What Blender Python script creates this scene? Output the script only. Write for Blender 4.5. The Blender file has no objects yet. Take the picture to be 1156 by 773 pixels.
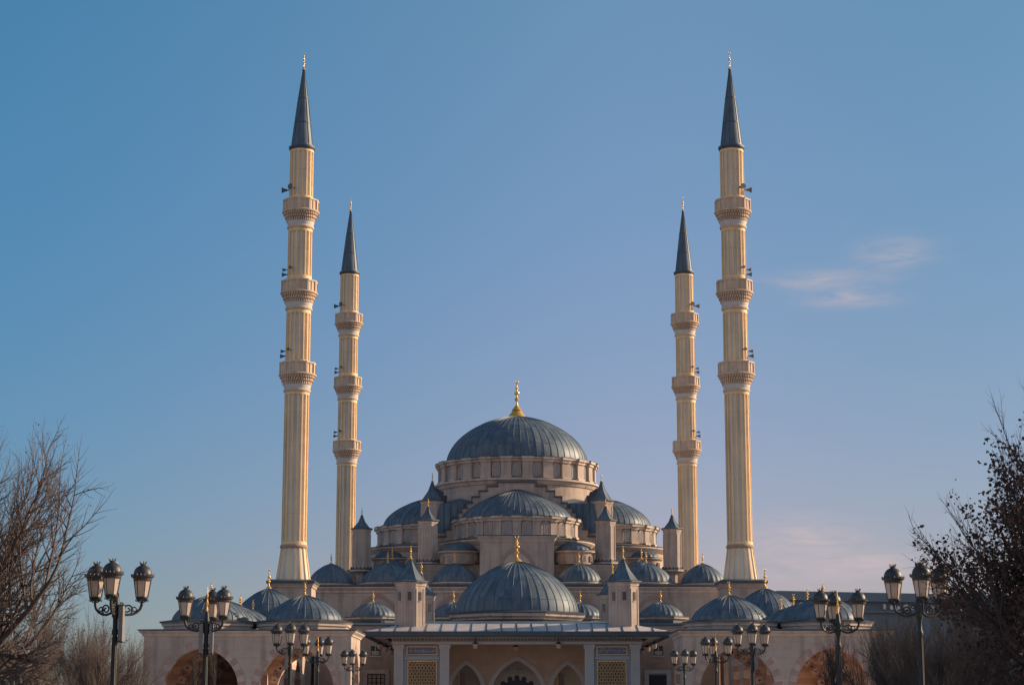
import bpy, bmesh, math, random
from mathutils import Vector, Matrix
PI = math.pi; R_ = math.radians
S = bpy.context.scene; COL = S.collection
rng = random.Random(11)

# ------------------------------------------------------------------ camera
cam_d = bpy.data.cameras.new('camera'); cam = bpy.data.objects.new('camera', cam_d); COL.objects.link(cam)
cam.location = (0, 0, 1.6); cam.rotation_euler = (R_(90 + 10.665), 0, R_(0.144))
cam_d.sensor_width = 36; cam_d.lens = 68.3; cam_d.clip_start = 0.5; cam_d.clip_end = 9000
S.camera = cam

# ------------------------------------------------------------------ sky, sun, exposure
SUN_EL, SUN_AZ = 21.0, 71.0          # azimuth from +Y towards +X
W = bpy.data.worlds.new('World'); S.world = W; W.use_nodes = True
nt = W.node_tree; nt.nodes.clear()
def N(t, tree=None, **k):
    n = (tree or nt).nodes.new(t)
    for a, b in k.items(): setattr(n, a, b)
    return n
sky = N('ShaderNodeTexSky', sky_type='NISHITA', sun_disc=False, sun_elevation=R_(SUN_EL), sun_rotation=R_(SUN_AZ),
        altitude=150, air_density=1.0, dust_density=0.6, ozone_density=2.2)
tc = N('ShaderNodeTexCoord'); sep = N('ShaderNodeSeparateXYZ'); nt.links.new(tc.outputs['Generated'], sep.inputs[0])
def M(op, a, b=None, c=None, tree=None):
    n = N('ShaderNodeMath', tree, operation=op); t = tree or nt
    for i, x in enumerate((a, b, c)):
        if x is None: continue
        if hasattr(x, 'links'): t.links.new(x, n.inputs[i])
        else: n.inputs[i].default_value = x
    return n.outputs[0]
# winter haze low in the sky: the sky's own colour is greyed towards the horizon
ramp = N('ShaderNodeValToRGB'); nt.links.new(sep.outputs['Z'], ramp.inputs[0])
cr = ramp.color_ramp
cr.elements[0].position = 0.0; cr.elements[0].color = (0.671, 0.510, 0.632, 1)
cr.elements[1].position = 0.36; cr.elements[1].color = (0.627, 0.782, 0.806, 1)
for pos, c in ((0.07, (0.628, 0.501, 0.616, 1)), (0.15, (0.620, 0.578, 0.671, 1)), (0.25, (0.608, 0.680, 0.750, 1))):
    e = cr.elements.new(pos); e.color = c
mul = N('ShaderNodeMix', data_type='RGBA', blend_type='MULTIPLY'); mul.inputs[0].default_value = 1
nt.links.new(sky.outputs[0], mul.inputs[6]); nt.links.new(ramp.outputs[0], mul.inputs[7])
# the air is paler on the side of the sun
azr = N('ShaderNodeMapRange', interpolation_type='SMOOTHSTEP'); azr.inputs[1].default_value = -.34; azr.inputs[2].default_value = .12
nt.links.new(M('ARCTAN2', sep.outputs['X'], sep.outputs['Y']), azr.inputs[0])
azm = N('ShaderNodeMix', data_type='RGBA'); nt.links.new(azr.outputs[0], azm.inputs[0]); azm.inputs[6].default_value = (.56, .93, 1.0, 1); azm.inputs[7].default_value = (1.12, 1.03, 1.0, 1)
mul2 = N('ShaderNodeMix', data_type='RGBA', blend_type='MULTIPLY'); mul2.inputs[0].default_value = 1
nt.links.new(mul.outputs[2], mul2.inputs[6]); nt.links.new(azm.outputs[2], mul2.inputs[7])
azr2 = N('ShaderNodeMapRange', interpolation_type='SMOOTHSTEP'); azr2.inputs[1].default_value = .02; azr2.inputs[2].default_value = .26
nt.links.new(M('ARCTAN2', sep.outputs['X'], sep.outputs['Y']), azr2.inputs[0])
azm2 = N('ShaderNodeMix', data_type='RGBA'); nt.links.new(azr2.outputs[0], azm2.inputs[0]); azm2.inputs[6].default_value = (1, 1, 1, 1); azm2.inputs[7].default_value = (.76, .87, .86, 1)
mul3 = N('ShaderNodeMix', data_type='RGBA', blend_type='MULTIPLY'); mul3.inputs[0].default_value = 1
nt.links.new(mul2.outputs[2], mul3.inputs[6]); nt.links.new(azm2.outputs[2], mul3.inputs[7])
# sky out of view brightened and warmed: fill added for the shaded front
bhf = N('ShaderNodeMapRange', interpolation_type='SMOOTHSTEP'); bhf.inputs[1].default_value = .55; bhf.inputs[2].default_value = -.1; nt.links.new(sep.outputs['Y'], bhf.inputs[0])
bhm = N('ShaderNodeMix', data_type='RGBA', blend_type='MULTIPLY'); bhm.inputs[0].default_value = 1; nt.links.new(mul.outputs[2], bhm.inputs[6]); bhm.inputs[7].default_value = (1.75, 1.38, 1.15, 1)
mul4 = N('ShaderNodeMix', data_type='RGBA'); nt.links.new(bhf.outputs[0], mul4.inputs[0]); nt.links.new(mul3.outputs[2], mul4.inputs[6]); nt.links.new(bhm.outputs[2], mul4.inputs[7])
# thin cirrus streaks (in sky directions: azimuth / elevation)
az = M('ARCTAN2', sep.outputs['X'], sep.outputs['Y']); el = M('ARCSINE', sep.outputs['Z'])
comb = N('ShaderNodeCombineXYZ'); nt.links.new(M('MULTIPLY', az, 40), comb.inputs[0]); nt.links.new(M('MULTIPLY', el, 190), comb.inputs[1])
noi = N('ShaderNodeTexNoise'); noi.inputs['Scale'].default_value = 1.0; noi.inputs['Detail'].default_value = 5; noi.inputs['Distortion'].default_value = 0.6
nt.links.new(comb.outputs[0], noi.inputs['Vector'])
tot = None
for (a, e, wa, we, s) in ((9.35, 12.35, 1.5, .26, .85), (10.0, 11.75, 1.15, .24, .8), (11.3, 13.05, 1.0, .4, .75), (8.3, 4.9, 1.5, .5, 1.2), (10.2, 4.2, 1.6, .35, .9), (9.0, 3.9, 3.5, .5, .6)):
    dx = M('DIVIDE', M('SUBTRACT', az, R_(a)), R_(wa)); dy = M('DIVIDE', M('SUBTRACT', el, R_(e)), R_(we))
    g = M('MULTIPLY', M('EXPONENT', M('MULTIPLY', M('ADD', M('MULTIPLY', dx, dx), M('MULTIPLY', dy, dy)), -1.0)), s)
    tot = g if tot is None else M('ADD', tot, g)
nn = M('MULTIPLY_ADD', noi.outputs[0], 2.4, -0.62)
cl = N('ShaderNodeClamp'); nt.links.new(M('MULTIPLY', M('MULTIPLY', tot, nn), 0.9), cl.inputs[0])
cmix = N('ShaderNodeMix', data_type='RGBA'); nt.links.new(cl.outputs[0], cmix.inputs[0])
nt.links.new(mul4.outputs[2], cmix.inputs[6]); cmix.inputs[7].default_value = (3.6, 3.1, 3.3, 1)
bg = N('ShaderNodeBackground'); bg.inputs[1].default_value = 0.12
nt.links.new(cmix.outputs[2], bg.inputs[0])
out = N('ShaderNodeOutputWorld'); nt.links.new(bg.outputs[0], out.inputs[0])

sd = bpy.data.lights.new('sun', 'SUN'); sd.energy = 5.0; sd.angle = R_(0.5); sd.color = (1.0, 0.74, 0.48)
sun = bpy.data.objects.new('sun', sd); COL.objects.link(sun)
ce = math.cos(R_(SUN_EL)); sv = Vector((math.sin(R_(SUN_AZ)) * ce, math.cos(R_(SUN_AZ)) * ce, math.sin(R_(SUN_EL))))
sun.rotation_euler = (-sv).to_track_quat('-Z', 'Y').to_euler(); sun.location = sv * 300
vs = S.view_settings; vs.view_transform = 'Standard'; vs.look = 'None'; vs.exposure = 0.33; vs.gamma = 1; vs.use_curve_mapping = False
S.cycles.max_bounces = 8; S.cycles.diffuse_bounces = 6

# ------------------------------------------------------------------ materials
def mat(name, col, rough=0.7, metal=0.0, var=0.12, scale=1.5, bump=0.0, bscale=8.0, courses=None, col2=None, streak=False, spec=0.5, trans=0.0, stripes=None, weather=0.0):
    m = bpy.data.materials.new(name); m.use_nodes = True; t = m.node_tree
    b = t.nodes['Principled BSDF']
    b.inputs['Roughness'].default_value = rough; b.inputs['Metallic'].default_value = metal
    b.inputs['Specular IOR Level'].default_value = spec
    c = N('ShaderNodeTexCoord', t)
    n = N('ShaderNodeTexNoise', t); n.inputs['Scale'].default_value = scale; n.inputs['Detail'].default_value = 6; n.inputs['Roughness'].default_value = .6
    src = c.outputs['Object']
    if streak:
        mp = N('ShaderNodeMapping', t); mp.inputs['Scale'].default_value = (1, 1, .18); t.links.new(src, mp.inputs[0]); t.links.new(mp.outputs[0], n.inputs['Vector'])
    else: t.links.new(src, n.inputs['Vector'])
    mx = N('ShaderNodeMix', t, data_type='RGBA')
    lo = tuple(x * (1 - var) for x in col); hi = tuple(min(1, x * (1 + var)) for x in (col2 or col))
    mr = N('ShaderNodeMapRange', t); mr.inputs[1].default_value = .3; mr.inputs[2].default_value = .7; t.links.new(n.outputs[0], mr.inputs[0])
    t.links.new(mr.outputs[0], mx.inputs[0]); mx.inputs[6].default_value = (*lo, 1); mx.inputs[7].default_value = (*hi, 1)
    colr = mx.outputs[2]; hgt = None
    if courses:
        bw, bh, jd = courses
        sp = N('ShaderNodeSeparateXYZ', t); t.links.new(src, sp.inputs[0])
        cb = N('ShaderNodeCombineXYZ', t); t.links.new(M('ADD', sp.outputs[0], sp.outputs[1], tree=t), cb.inputs[0]); t.links.new(sp.outputs[2], cb.inputs[1])
        br = N('ShaderNodeTexBrick', t); t.links.new(cb.outputs[0], br.inputs['Vector'])
        br.inputs['Scale'].default_value = 1; br.inputs['Brick Width'].default_value = bw; br.inputs['Row Height'].default_value = bh
        br.inputs['Mortar Size'].default_value = .012; br.inputs['Mortar Smooth'].default_value = .3
        br.inputs['Color1'].default_value = (1, 1, 1, 1); br.inputs['Color2'].default_value = (.90, .88, .86, 1); br.inputs['Mortar'].default_value = (jd, jd, jd, 1)
        m2 = N('ShaderNodeMix', t, data_type='RGBA', blend_type='MULTIPLY'); m2.inputs[0].default_value = 1
        t.links.new(colr, m2.inputs[6]); t.links.new(br.outputs[0], m2.inputs[7]); colr = m2.outputs[2]
    if stripes:
        per, c2 = stripes
        sp = N('ShaderNodeSeparateXYZ', t); t.links.new(src, sp.inputs[0])
        fr = M('FRACT', M('DIVIDE', sp.outputs[2], per, tree=t), tree=t); st = M('GREATER_THAN', fr, .5, tree=t)
        m3 = N('ShaderNodeMix', t, data_type='RGBA'); t.links.new(st, m3.inputs[0]); t.links.new(colr, m3.inputs[6]); m3.inputs[7].default_value = (*c2, 1); colr = m3.outputs[2]
    if weather:     # rain streaks and soot
        mp2 = N('ShaderNodeMapping', t); mp2.inputs['Scale'].default_value = (1.6, 1.6, .14); t.links.new(src, mp2.inputs[0])
        n3 = N('ShaderNodeTexNoise', t); n3.inputs['Scale'].default_value = 1.0; n3.inputs['Detail'].default_value = 5; t.links.new(mp2.outputs[0], n3.inputs['Vector'])
        n4 = N('ShaderNodeTexNoise', t); n4.inputs['Scale'].default_value = .22; n4.inputs['Detail'].default_value = 3; t.links.new(src, n4.inputs['Vector'])
        w3 = N('ShaderNodeMapRange', t); w3.inputs[1].default_value = .48; w3.inputs[2].default_value = .72; w3.inputs[3].default_value = 1; w3.inputs[4].default_value = 1 - weather; t.links.new(n3.outputs[0], w3.inputs[0])
        w4 = N('ShaderNodeMapRange', t); w4.inputs[1].default_value = .35; w4.inputs[2].default_value = .65; w4.inputs[3].default_value = 1 - weather * .45; w4.inputs[4].default_value = 1.04; t.links.new(n4.outputs[0], w4.inputs[0])
        m5 = N('ShaderNodeMix', t, data_type='RGBA', blend_type='MULTIPLY'); m5.inputs[0].default_value = 1; t.links.new(colr, m5.inputs[6]); t.links.new(M('MULTIPLY', w3.outputs[0], w4.outputs[0], tree=t), m5.inputs[7]); colr = m5.outputs[2]
    t.links.new(colr, b.inputs['Base Color'])
    rr = N('ShaderNodeMapRange', t); t.links.new(n.outputs[0], rr.inputs[0]); rr.inputs[3].default_value = max(0, rough - .1); rr.inputs[4].default_value = min(1, rough + .1)
    t.links.new(rr.outputs[0], b.inputs['Roughness'])
    if bump:
        n2 = N('ShaderNodeTexNoise', t); n2.inputs['Scale'].default_value = bscale; n2.inputs['Detail'].default_value = 4; t.links.new(src, n2.inputs['Vector'])
        bp = N('ShaderNodeBump', t); bp.inputs['Strength'].default_value = bump; bp.inputs['Distance'].default_value = .05
        t.links.new(n2.outputs[0], bp.inputs['Height']); t.links.new(bp.outputs[0], b.inputs['Normal'])
    if trans:
        tr = N('ShaderNodeBsdfTranslucent', t); tr.inputs[0].default_value = (*col, 1)
        ms = N('ShaderNodeMixShader', t); ms.inputs[0].default_value = trans
        o = t.nodes['Material Output']; t.links.new(b.outputs[0], ms.inputs[1]); t.links.new(tr.outputs[0], ms.inputs[2]); t.links.new(ms.outputs[0], o.inputs[0])
    return m
STONE = mat('pinkish_travertine', (.52, .415, .355), .8, var=.10, scale=.8, bump=.12, bscale=6, courses=(1.2, .55, .80), weather=.34)
STONE2 = mat('travertine_trim', (.58, .47, .40), .75, var=.10, scale=1.2, bump=.08, weather=.34)
WALLR = mat('warm_ashlar', (.42, .29, .22), .8, var=.14, scale=.7, bump=.12, courses=(1.1, .5, .8))
TERRA = mat('banded_terracotta_stone', (.70, .51, .40), .75, var=.12, scale=1.0, bump=.08, stripes=(1.1, (.60, .39, .30)))
VBRN = mat('red_brown_voussoir', (.40, .26, .215), .75, var=.18, scale=2.5)
VPAL = mat('pale_voussoir', (.64, .50, .42), .75, var=.15, scale=2.5)
BLUE = mat('blue_inlay', (.04, .07, .22), .4, var=.1)
LEAD = mat('lead_sheet', (.074, .110, .158), .55, metal=.15, var=.20, scale=1.3, bump=.15, bscale=3, streak=True, col2=(.125, .16, .195), spec=.35)
LEADB = mat('lead_sheet_dull', (.100, .132, .165), .62, metal=.1, var=.22, scale=1.1, bump=.2, bscale=2.5, streak=True, col2=(.14, .17, .20), weather=.2)
LEADC = mat('lead_sheet_dark', (.070, .104, .140), .50, metal=.15, var=.22, scale=1.6, bump=.2, bscale=3.5, streak=True, col2=(.105, .14, .175), weather=.15)
LEADD = mat('lead_seam', (.06, .08, .10), .55, metal=.1, var=.2)
ROOFSHEEN = mat('sky_sheen_roof_sheet', (.58, .50, .47), .45, metal=.1, var=.15, scale=1.0, bump=.05)  # grazing sky reflection on the eave sheets put into the base colour
GOLD = mat('gilded_metal', (.92, .52, .12), .32, metal=.6, var=.06)
MRIB = mat('gold_cream_rib_stone', (.86, .62, .36), .65, var=.10, scale=1.0, weather=.18)
MPAN = mat('pale_flute_stone', (.74, .67, .58), .7, var=.10, scale=.6, streak=True, weather=.25)
MBAL = mat('balcony_stone', (.68, .51, .37), .75, var=.14, scale=1.5, weather=.25)
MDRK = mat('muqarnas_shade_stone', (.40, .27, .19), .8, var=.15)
MWHT = mat('grey_white_marble', (.58, .55, .54), .6, var=.08)
GLASSW = mat('window_lattice_glass', (.27, .265, .27), .3, var=.3, scale=14, bump=.3, bscale=14)
DARK = mat('dark_opening', (.02, .02, .025), .5, var=.2)
DGLASS = mat('dark_window_glass', (.03, .035, .045), .12, var=.2)
CURT = mat('tan_window_blind', (.42, .33, .24), .8, var=.2, scale=3)
BMARB = mat('blue_grey_marble', (.33, .35, .38), .5, var=.10, scale=1.5)
PMARB = mat('pale_grey_marble', (.46, .44, .43), .55, var=.08, scale=1.5)
LATT = mat('gilded_lattice', (.64, .43, .23), .4, metal=.25, var=.15)
IRON = mat('black_green_cast_iron', (.022, .027, .031), .58, var=.2, scale=6)
LCAP = mat('weathered_grey_lamp_cap', (.055, .052, .058), .5, var=.2, scale=5, metal=.2)
LGLS = mat('frosted_lamp_glass', (.66, .55, .47), .4, var=.14, scale=5, trans=.35)
BOXM = mat('grey_box_sheet', (.20, .195, .20), .45, var=.12, scale=4)
BARK = mat('brown_bark', (.088, .065, .060), .85, var=.25, scale=5)
BARKD = mat('dark_bark', (.05, .038, .036), .85, var=.25, scale=5)
BARKG = mat('grey_mauve_bark', (.042, .035, .037), .85, var=.25, scale=5)
LEAF = mat('dry_brown_leaf', (.058, .034, .027), .7, var=.45, scale=3, trans=.3, col2=(.105, .052, .036))
LEAFT = mat('tan_dry_leaf', (.16, .10, .07), .7, var=.3, scale=2, trans=.25)
PAVE = mat('plaza_paving', (.42, .38, .35), .7, var=.12, scale=.3, bump=.05)
FARM = mat('blue_grey_cladding', (.10, .15, .20), .5, var=.1, scale=.2)
FARW = mat('white_louvre', (.7, .7, .72), .6, var=.05)
SPK = mat('grey_horn_plastic', (.10, .11, .12), .5, var=.1)

# ------------------------------------------------------------------ mesh helpers
ORG = [Vector((0, 0, 0))]
class MB:
    def __init__(s): s.v = []; s.f = []; s.m = []
    def add(s, vs, fs, m=0):
        o = len(s.v); s.v.extend(vs)
        for f in fs: s.f.append(tuple(i + o for i in f)); s.m.append(m)
    def box(s, c, d, rz=0, m=0):
        hx, hy, hz = d[0] / 2, d[1] / 2, d[2] / 2; ca, sa = math.cos(rz), math.sin(rz)
        vs = [(c[0] + x * hx * ca - y * hy * sa, c[1] + x * hx * sa + y * hy * ca, c[2] + z * hz) for z in (-1, 1) for x, y in ((-1, -1), (1, -1), (1, 1), (-1, 1))]
        s.add(vs, [(3, 2, 1, 0), (4, 5, 6, 7), (0, 1, 5, 4), (1, 2, 6, 5), (2, 3, 7, 6), (3, 0, 4, 7)], m)
    def box2(s, x0, x1, y0, y1, z0, z1, m=0): s.box(((x0 + x1) / 2, (y0 + y1) / 2, (z0 + z1) / 2), (x1 - x0, y1 - y0, z1 - z0), 0, m)
    def lathe(s, prof, n, c=(0, 0), a0=0, a1=2 * PI, m=0, cap0=False, cap1=False, rot=0):
        full = abs(a1 - a0 - 2 * PI) < 1e-6; k = n if full else n + 1
        vs = []; ms = m if isinstance(m, (list, tuple)) else None
        for r, z in prof:
            for i in range(k):
                a = a0 + rot + (a1 - a0) * i / n; vs.append((c[0] + r * math.cos(a), c[1] + r * math.sin(a), z))
        for j in range(len(prof) - 1):
            s.add([], []); fs = []
            for i in range(n):
                i2 = (i + 1) % k; fs.append((j * k + i, j * k + i2, (j + 1) * k + i2, (j + 1) * k + i))
            o = len(s.v) if j == 0 else o
            if j == 0: s.v.extend(vs)
            for f in fs: s.f.append(tuple(q + o for q in f)); s.m.append(ms[j] if ms else m)
        mm = ms[0] if ms else m; ml = ms[-1] if ms else m
        if cap0: s.f.append(tuple(o + i for i in range(k))[::-1]); s.m.append(mm)
        if cap1: s.f.append(tuple(o + (len(prof) - 1) * k + i for i in range(k))); s.m.append(ml)
    def loft(s, x0, x1, y0, y1, prof, m=0, cap=True):
        ms = m if isinstance(m, (list, tuple)) else [m] * len(prof)
        vs = []
        for o, z in prof: vs += [(x0 - o, y0 - o, z), (x1 + o, y0 - o, z), (x1 + o, y1 + o, z), (x0 - o, y1 + o, z)]
        b = len(s.v); s.v.extend(vs)
        for j in range(len(prof) - 1):
            for i in range(4):
                s.f.append((b + 4 * j + i, b + 4 * j + (i + 1) % 4, b + 4 * j + 4 + (i + 1) % 4, b + 4 * j + 4 + i)); s.m.append(ms[j])
        if cap: t = b + 4 * (len(prof) - 1); s.f.append((t, t + 1, t + 2, t + 3)); s.m.append(ms[-1])
    def tube(s, pts, rad, n=6, m=0):
        k = len(pts); rad = rad if isinstance(rad, (list, tuple)) else [rad] * k
        b = len(s.v)
        for i in range(k):
            p = Vector(pts[i]); d = Vector(pts[min(i + 1, k - 1)]) - Vector(pts[max(i - 1, 0)])
            if d.length < 1e-9: d = Vector((0, 0, 1))
            d.normalize(); u = d.cross(Vector((0.3, 1, 0.1))); u = u.normalized() if u.length > 1e-3 else Vector((1, 0, 0)); w = d.cross(u)
            for j in range(n):
                a = 2 * PI * j / n; q = p + (u * math.cos(a) + w * math.sin(a)) * rad[i]; s.v.append((q.x, q.y, q.z))
        for i in range(k - 1):
            for j in range(n):
                s.f.append((b + i * n + j, b + i * n + (j + 1) % n, b + (i + 1) * n + (j + 1) % n, b + (i + 1) * n + j)); s.m.append(m)
    def build(s, name, mats, parent=None, smooth=35, recalc=True):
        me = bpy.data.meshes.new(name); o = ORG[0]
        me.from_pydata([(x - o.x, y - o.y, z - o.z) for x, y, z in s.v], [], s.f)
        mats = mats if isinstance(mats, (list, tuple)) else [mats]
        for m in mats: me.materials.append(m)
        me.polygons.foreach_set('material_index', s.m)
        if recalc:
            bm = bmesh.new(); bm.from_mesh(me); bmesh.ops.recalc_face_normals(bm, faces=bm.faces); bm.to_mesh(me); bm.free()
        me.polygons.foreach_set('use_smooth', [True] * len(me.polygons))
        me.set_sharp_from_angle(angle=R_(smooth)); me.update()
        ob = bpy.data.objects.new(name, me); COL.objects.link(ob)
        if parent: ob.parent = parent
        else: ob.location = o
        return ob
def tag(o, label=None, cat=None, group=None, kind=None):
    for k, v in (('label', label), ('category', cat), ('group', group), ('kind', kind)):
        if v: o[k] = v
    return o
def thing(name, loc, label, cat, group=None):
    o = bpy.data.objects.new(name, None); COL.objects.link(o); o.location = loc; o.empty_display_size = .5
    ORG[0] = Vector(loc); return tag(o, label, cat, group)
def copy_tree(o, parent=None):
    c = o.copy(); COL.objects.link(c)
    if parent: c.parent = parent
    for ch in list(o.children): copy_tree(ch, c)
    return c

def dome(mb, c, R, z0, h, nseam, a0=0, a1=2 * PI, seam=.05, ms=(0, 1), rings=14, laps=(), hw=None, lip=.12, kp=.30, alts=()):
    """ribbed sheet-lead dome; seams stand proud of the sheets"""
    arc = (a1 - a0) / nseam; w = hw or min(.16, .10 / R * 1.1); offs = [(-w, 0), (-w * .6, seam), (w * .6, seam), (w, 0)]
    ang = []
    for i in range(nseam):
        ce_ = a0 + arc * (i + .5)
        for d, e in offs: ang.append((ce_ + d, e, 0 if d != offs[0][0] else 0))
        ang.append((ce_ + arc * .5, 0, 0))
    full = abs(a1 - a0 - 2 * PI) < 1e-6
    if not full: ang = [(a0, 0, 0)] + ang
    k = len(ang); b = len(mb.v)
    lev = [(R + lip, z0 - .02, 0), (R + lip, z0 + .05, 0)] if lip else []
    for j in range(rings + 1):
        t = j / rings * (PI / 2) * .985; x = math.cos(t); lev.append((R * x, z0 + .06 + (h - .06) * ((1 - kp) * math.sin(t) + kp * (1 - x)), 1))
    for r, z, fl in lev:
        for a, e, _ in ang:
            rr = r + (.72 * e * min(1, r / (.35 * R)) if fl else 0); mb.v.append((c[0] + rr * math.cos(a), c[1] + rr * math.sin(a), z + (e * .5 if fl and r < .5 * R else 0)))
    nfac = k if full else k - 1
    dr = random.Random(int(abs(c[0]) * 31 + abs(c[1]) * 17 + R * 101)); pick = {}
    for j in range(len(lev) - 1):
        for i in range(nfac):
            i2 = (i + 1) % k
            mb.f.append((b + j * k + i, b + j * k + i2, b + (j + 1) * k + i2, b + (j + 1) * k + i))
            q = (i - (0 if full else 1)) % 5; key = ((i + 2) // 5, j // max(3, rings // 3)); pick.setdefault(key, dr.choice((ms[0], ms[0]) + tuple(alts))); mb.m.append(ms[1] if (q in (0, 2) and lev[j][2]) else pick[key])
    # horizontal sheet laps
    for lp in laps:
        t = lp * PI / 2; x = math.cos(t); r = R * x + .008; z = z0 + .06 + (h - .06) * ((1 - kp) * math.sin(t) + kp * (1 - x))
        mb.lathe([(r, z - .02), (r + .012, z - .012), (r + .012, z + .008), (r - .03, z + .02)], max(12, nseam * 2), c, a0, a1, ms[0])
def finial(mb, x, y, z, h, rb, m=0, crescent=True):
    pr = [(1.0, 0), (.95, .012), (.55, .10), (.22, .17), (.16, .22), (.18, .30), (.40, .33), (.44, .36), (.36, .39), (.18, .42), (.17, .50), (.46, .535), (.52, .565), (.46, .60), (.18, .63), (.16, .69), (.33, .715), (.33, .745), (.14, .77), (.11, .83), (.20, .85), (.08, .88), (.05, .90)]
    mb.lathe([(r * rb, z + t * h) for r, t in pr], 14, (x, y), m=m, cap1=True)
    if crescent:
        rc = max(.05 * h, .30 * rb); zc = z + .90 * h + rc
        pts = [(x + rc * math.cos(a), y, zc + rc * math.sin(a)) for a in [R_(-230 + 280 * i / 12 + 0) for i in range(13)]]
        pts = [(x + rc * math.sin(R_(g)), y, zc - rc * math.cos(R_(g))) for g in range(-120, 121, 20)]
        mb.tube(pts, [.016 * h * (.3 + math.cos(g / 13 * PI - PI / 2)) for g in range(len(pts))], 6, m)
def spin(verts, rz, c): 
    ca, sa = math.cos(rz), math.sin(rz); return [(c[0] + x * ca - y * sa, c[1] + x * sa + y * ca, z) for x, y, z in verts]
def az_curve(u, hw, rise, k):
    """half-unit arch: u in [-1,1] -> (x,z); k = pointedness"""
    t = (1 - u) * PI / 2; x = math.cos(t); return x * hw, rise * ((1 - k) * math.sqrt(max(0, 1 - x * x)) + k * (1 - abs(x)))
def arch_panel(mb, cx, y, z0, hw, hs, rise, k=.2, m=0, n=12, depth=.0, fr=None):
    """flat arched panel in the XZ plane (window light) at y"""
    pts = [(cx - hw, y, z0), (cx + hw, y, z0)]
    for i in range(n + 1):
        x, z = az_curve(1 - 2 * i / n, hw, rise, k); pts.append((cx + x, y, z0 + hs + z))
    mb.add(pts, [tuple(range(len(pts)))], m)
class Frame2:
    """maps (s along, t out of the wall, z) to the world"""
    def __init__(s, o, d): s.o = o; s.d = d; s.n = (d[1], -d[0])   # n points to the front (-Y when d = +X)
    def __call__(s, a, t, z): return (s.o[0] + s.d[0] * a + s.n[0] * t, s.o[1] + s.d[1] * a + s.n[1] * t, z)
def arch_wall(mb, F, L, H, th, ops, m=0, mi=1, mi2=2, n=20, z0=0):
    """wall from s=0..L, front face at t=0, back at t=-th; ops: (centre, halfwidth, spring, rise, k)"""
    xs = [(0, None)]
    for (c, hw, sp, ri, k) in ops:
        xs.append((c - hw, None)); 
        for i in range(n): 
            xs.append(((c, hw, sp, ri, k, i)))
        xs.append((c + hw, None))
    xs.append((L, None))
    q = lambda a, b, c_, d, mm: mb.add([a, b, c_, d], [(0, 1, 2, 3)], mm)
    cur = 0
    for (c, hw, sp, ri, k) in ops:
        a, b = cur, c - hw
        for t in (0, -th): q(F(a, t, z0), F(b, t, z0), F(b, t, H), F(a, t, H), m)
        pv = None
        for i in range(n + 1):
            x, z = az_curve(-1 + 2 * i / n, hw, ri, k); p = (c + x, sp + z)
            if pv:
                for t in (0, -th): q(F(pv[0], t, pv[1]), F(p[0], t, p[1]), F(p[0], t, H), F(pv[0], t, H), m)
                q(F(pv[0], 0, pv[1]), F(p[0], 0, p[1]), F(p[0], -th, p[1]), F(pv[0], -th, pv[1]), mi if (i // 2) % 2 else mi2)
            pv = p
        for sx in (-1, 1): q(F(c + sx * hw, 0, z0), F(c + sx * hw, -th, z0), F(c + sx * hw, -th, sp), F(c + sx * hw, 0, sp), mi)
        cur = c + hw
    for t in (0, -th): q(F(cur, t, z0), F(L, t, z0), F(L, t, H), F(cur, t, H), m)
    for a in (0, L): q(F(a, 0, z0), F(a, -th, z0), F(a, -th, H), F(a, 0, H), m)
    q(F(0, 0, H), F(L, 0, H), F(L, -th, H), F(0, -th, H), m)
def voussoirs(mb, F, op, nb=17, w=(.62, .95), pr=.03, ms=(0, 1), leg=3):
    c, hw, sp, ri, k = op
    P = lambda u, off: (lambda p, q: (c + p[0] + off * q[0], sp + p[1] + off * q[1]))(az_curve(u, hw, ri, k), nrm(u))
    def nrm(u):
        a = az_curve(max(-1, u - .03), hw, ri, k); b = az_curve(min(1, u + .03), hw, ri, k); t = (b[0] - a[0], b[1] - a[1]); l = math.hypot(*t) or 1
        if abs(u) > .985: return (math.copysign(1, u), 0)
        return (-t[1] / l, t[0] / l)
    for i in range(nb):
        u0, u1 = -1 + 2 * i / nb, -1 + 2 * (i + 1) / nb; ww = w[i % 2]; prr = pr + .012 * (i % 2)
        a, b, d, e = P(u0, 0.002), P(u1, 0.002), P(u1, ww), P(u0, ww)
        vs = [F(p[0], t, p[1]) for t in (-.05, prr) for p in (a, b, d, e)]
        mb.add(vs, [(3, 2, 1, 0), (4, 5, 6, 7), (0, 1, 5, 4), (1, 2, 6, 5), (2, 3, 7, 6), (3, 0, 4, 7)], ms[i % 2])
        if len(ms) > 2:
            u = (u0 + u1) / 2; o = P(u, .33); r = .13 if i % 3 == 0 else .09
            mb.add([F(o[0] - r, prr + .006, o[1]), F(o[0], prr + .006, o[1] - r), F(o[0] + r, prr + .006, o[1]), F(o[0], prr + .006, o[1] + r)], [(0, 1, 2, 3)], ms[2])
    for sx in (-1, 1):
        z = sp; i = 0
        while z > .05:
            z1 = max(0, z - .52); ww = w[i % 2]; a, b = c + sx * (hw + .002), c + sx * (hw + ww); prr = pr + .012 * (i % 2)
            vs = [F(x, t, zz) for t in (-.05, prr) for x, zz in ((a, z1 + .002), (b, z1 + .002), (b, z), (a, z))]
            mb.add(vs, [(3, 2, 1, 0), (4, 5, 6, 7), (0, 1, 5, 4), (1, 2, 6, 5), (2, 3, 7, 6), (3, 0, 4, 7)], ms[(i + 1) % 2]); z = z1; i += 1
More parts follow.
